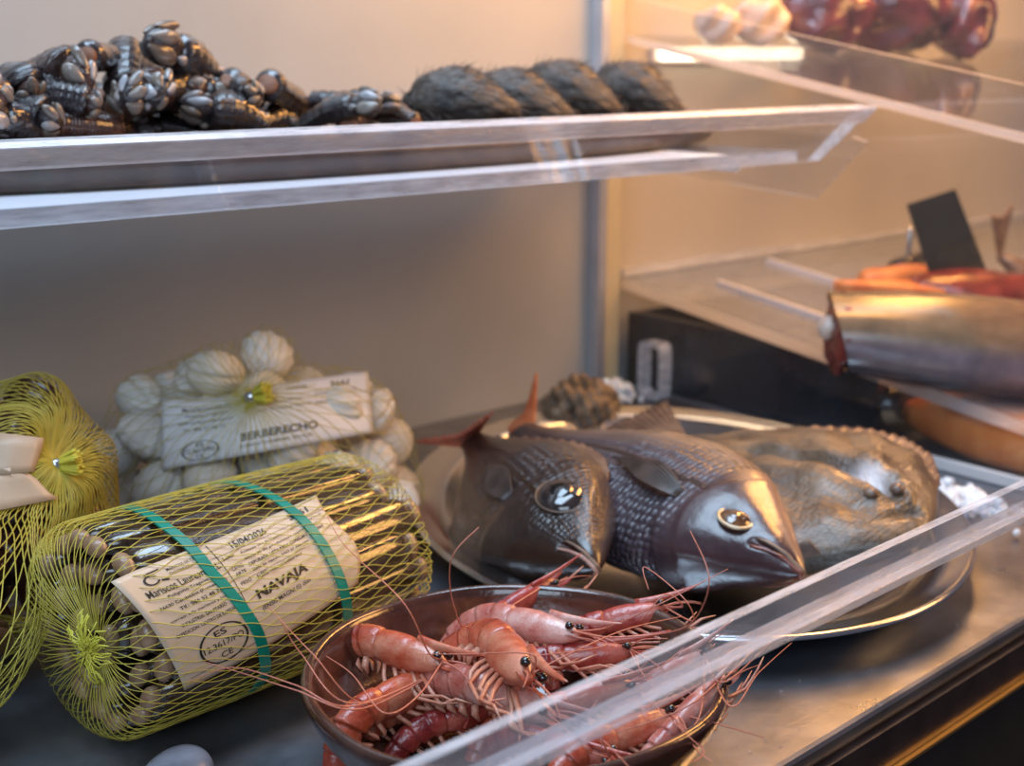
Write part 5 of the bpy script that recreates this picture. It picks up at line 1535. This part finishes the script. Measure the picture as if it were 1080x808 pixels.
fan_fin(t, 'tail_fin', M['fin_brown'], (-0.004, 0, 0.030), (0.004, 0, 0.030), (-0.020, 0.004, 0.078), (0.010, -0.004, 0.088), fork=0.15, rays=7, thick=0.002)
mb = MB(); mb.tube([(0.030, -0.026, 0.014), (0.016, -0.014, 0.016), (0, 0, 0.031)], [0.014, 0.012, 0.005], 12); mb.build('stump', M['fin_brown'], t)

# octopus pieces and pale things on the topmost shelf
for i, (px, py, Yv, ln_, w, h, lab, m) in enumerate(((945, 18, -.085, .12, .050, .036, 'large purple octopus piece on the topmost shelf', 'octopus'), (868, 12, -.075, .10, .046, .030, 'purple octopus piece left of the largest one', 'octopus'), (1012, 26, -.12, .07, .045, .034, 'purple octopus piece at the right end of the topmost shelf', 'octopus'),
                                                 (800, 4, -.060, .06, .030, .022, 'pinkish pale piece left of the octopus', 'pale_flesh'), (757, 2, -.050, .045, .022, .018, 'small white piece leftmost on the topmost shelf', 'pale_flesh'))):
    c = at(px, py, Y=Yv); c[2] = usz(Yv) + h * 1.12
    slab('octopus_piece' if m == 'octopus' else 'fish_piece', M[m], c, ln_, w, h, RT * 0.9 + FW * 0.1, lab, 'octopus' if m == 'octopus' else 'fish', wob=0.22, seed=20 + i)

# ice and drops
def crumbs(name, pts, r, label, cat, seed, m):
    gl = np.random.default_rng(seed); mb = MB()
    for p_ in pts:
        q = r * gl.uniform(0.6, 1.5)
        mb.ellipsoid(p_, (q, q * gl.uniform(.7, 1.2), q * gl.uniform(.6, 1.0)), rand_rot(gl), 6, 7, fn=lambda d, P: P * (1 + 0.25 * np.sin(7 * d[..., :1] + 5 * d[..., 1:2])))
    o = mb.build(name, m, smooth=False); return tag(o, label, cat, kind='stuff')
gi = np.random.default_rng(3)
c1 = at(655, 418, Z=0.004)
pts = [(c1[0] - 0.012 + x, c1[1] + y, 0.0045 + max(0.017 - 26 * (x * x + y * y), 0) * gi.uniform(0, 1)) for x, y in gi.normal(0, 0.0085, (150, 2))]
crumbs('crushed_ice', pts, 0.0032, 'small white heap of crushed ice at the foot of the post', 'ice', 1, M['ice'])
c2 = at(1003, 530, Z=0.004)
pts = [(c2[0] + x * 0.6, c2[1] + y, 0.004 + 0.006 * gi.uniform()) for x, y in gi.normal(0, 0.022, (260, 2))]
pts = [p_ for p_ in pts if p_[0] < -0.006 and (((np.array(p_[:2]) - PC) @ PA[:2]) / 0.25) ** 2 + (((np.array(p_[:2]) - PC) @ PBv[:2]) / 0.198) ** 2 > 1.0]
crumbs('crushed_ice', pts, 0.0030, 'scattered crushed ice between the platter and the glass partition', 'ice', 2, M['ice'])
mb = MB(); gd = np.random.default_rng(6)
for k in range(130):
    px, py = gd.uniform(640, 1080), gd.uniform(640, 808)
    p_ = at(px, py, Z=0.0)
    if p_[1] < YF + 0.004: continue
    e = (((p_[:2] - PC) @ PA[:2]) / 0.246) ** 2 + (((p_[:2] - PC) @ PBv[:2]) / 0.194) ** 2
    if e < 1 or np.linalg.norm(p_[:2] - BC) < 0.07: continue
    q = gd.uniform(0.0005, 0.0016)
    mb.ellipsoid((p_[0], p_[1], q * 0.3), (q * 0.55, q, q), np.array([[0, 1, 0], [0, 0, 1], [1, 0, 0]]).T, 8, 10)
o = mb.build('water_droplets', M['drop']); tag(o, 'water droplets scattered on the wet steel counter', 'droplets', kind='stuff')
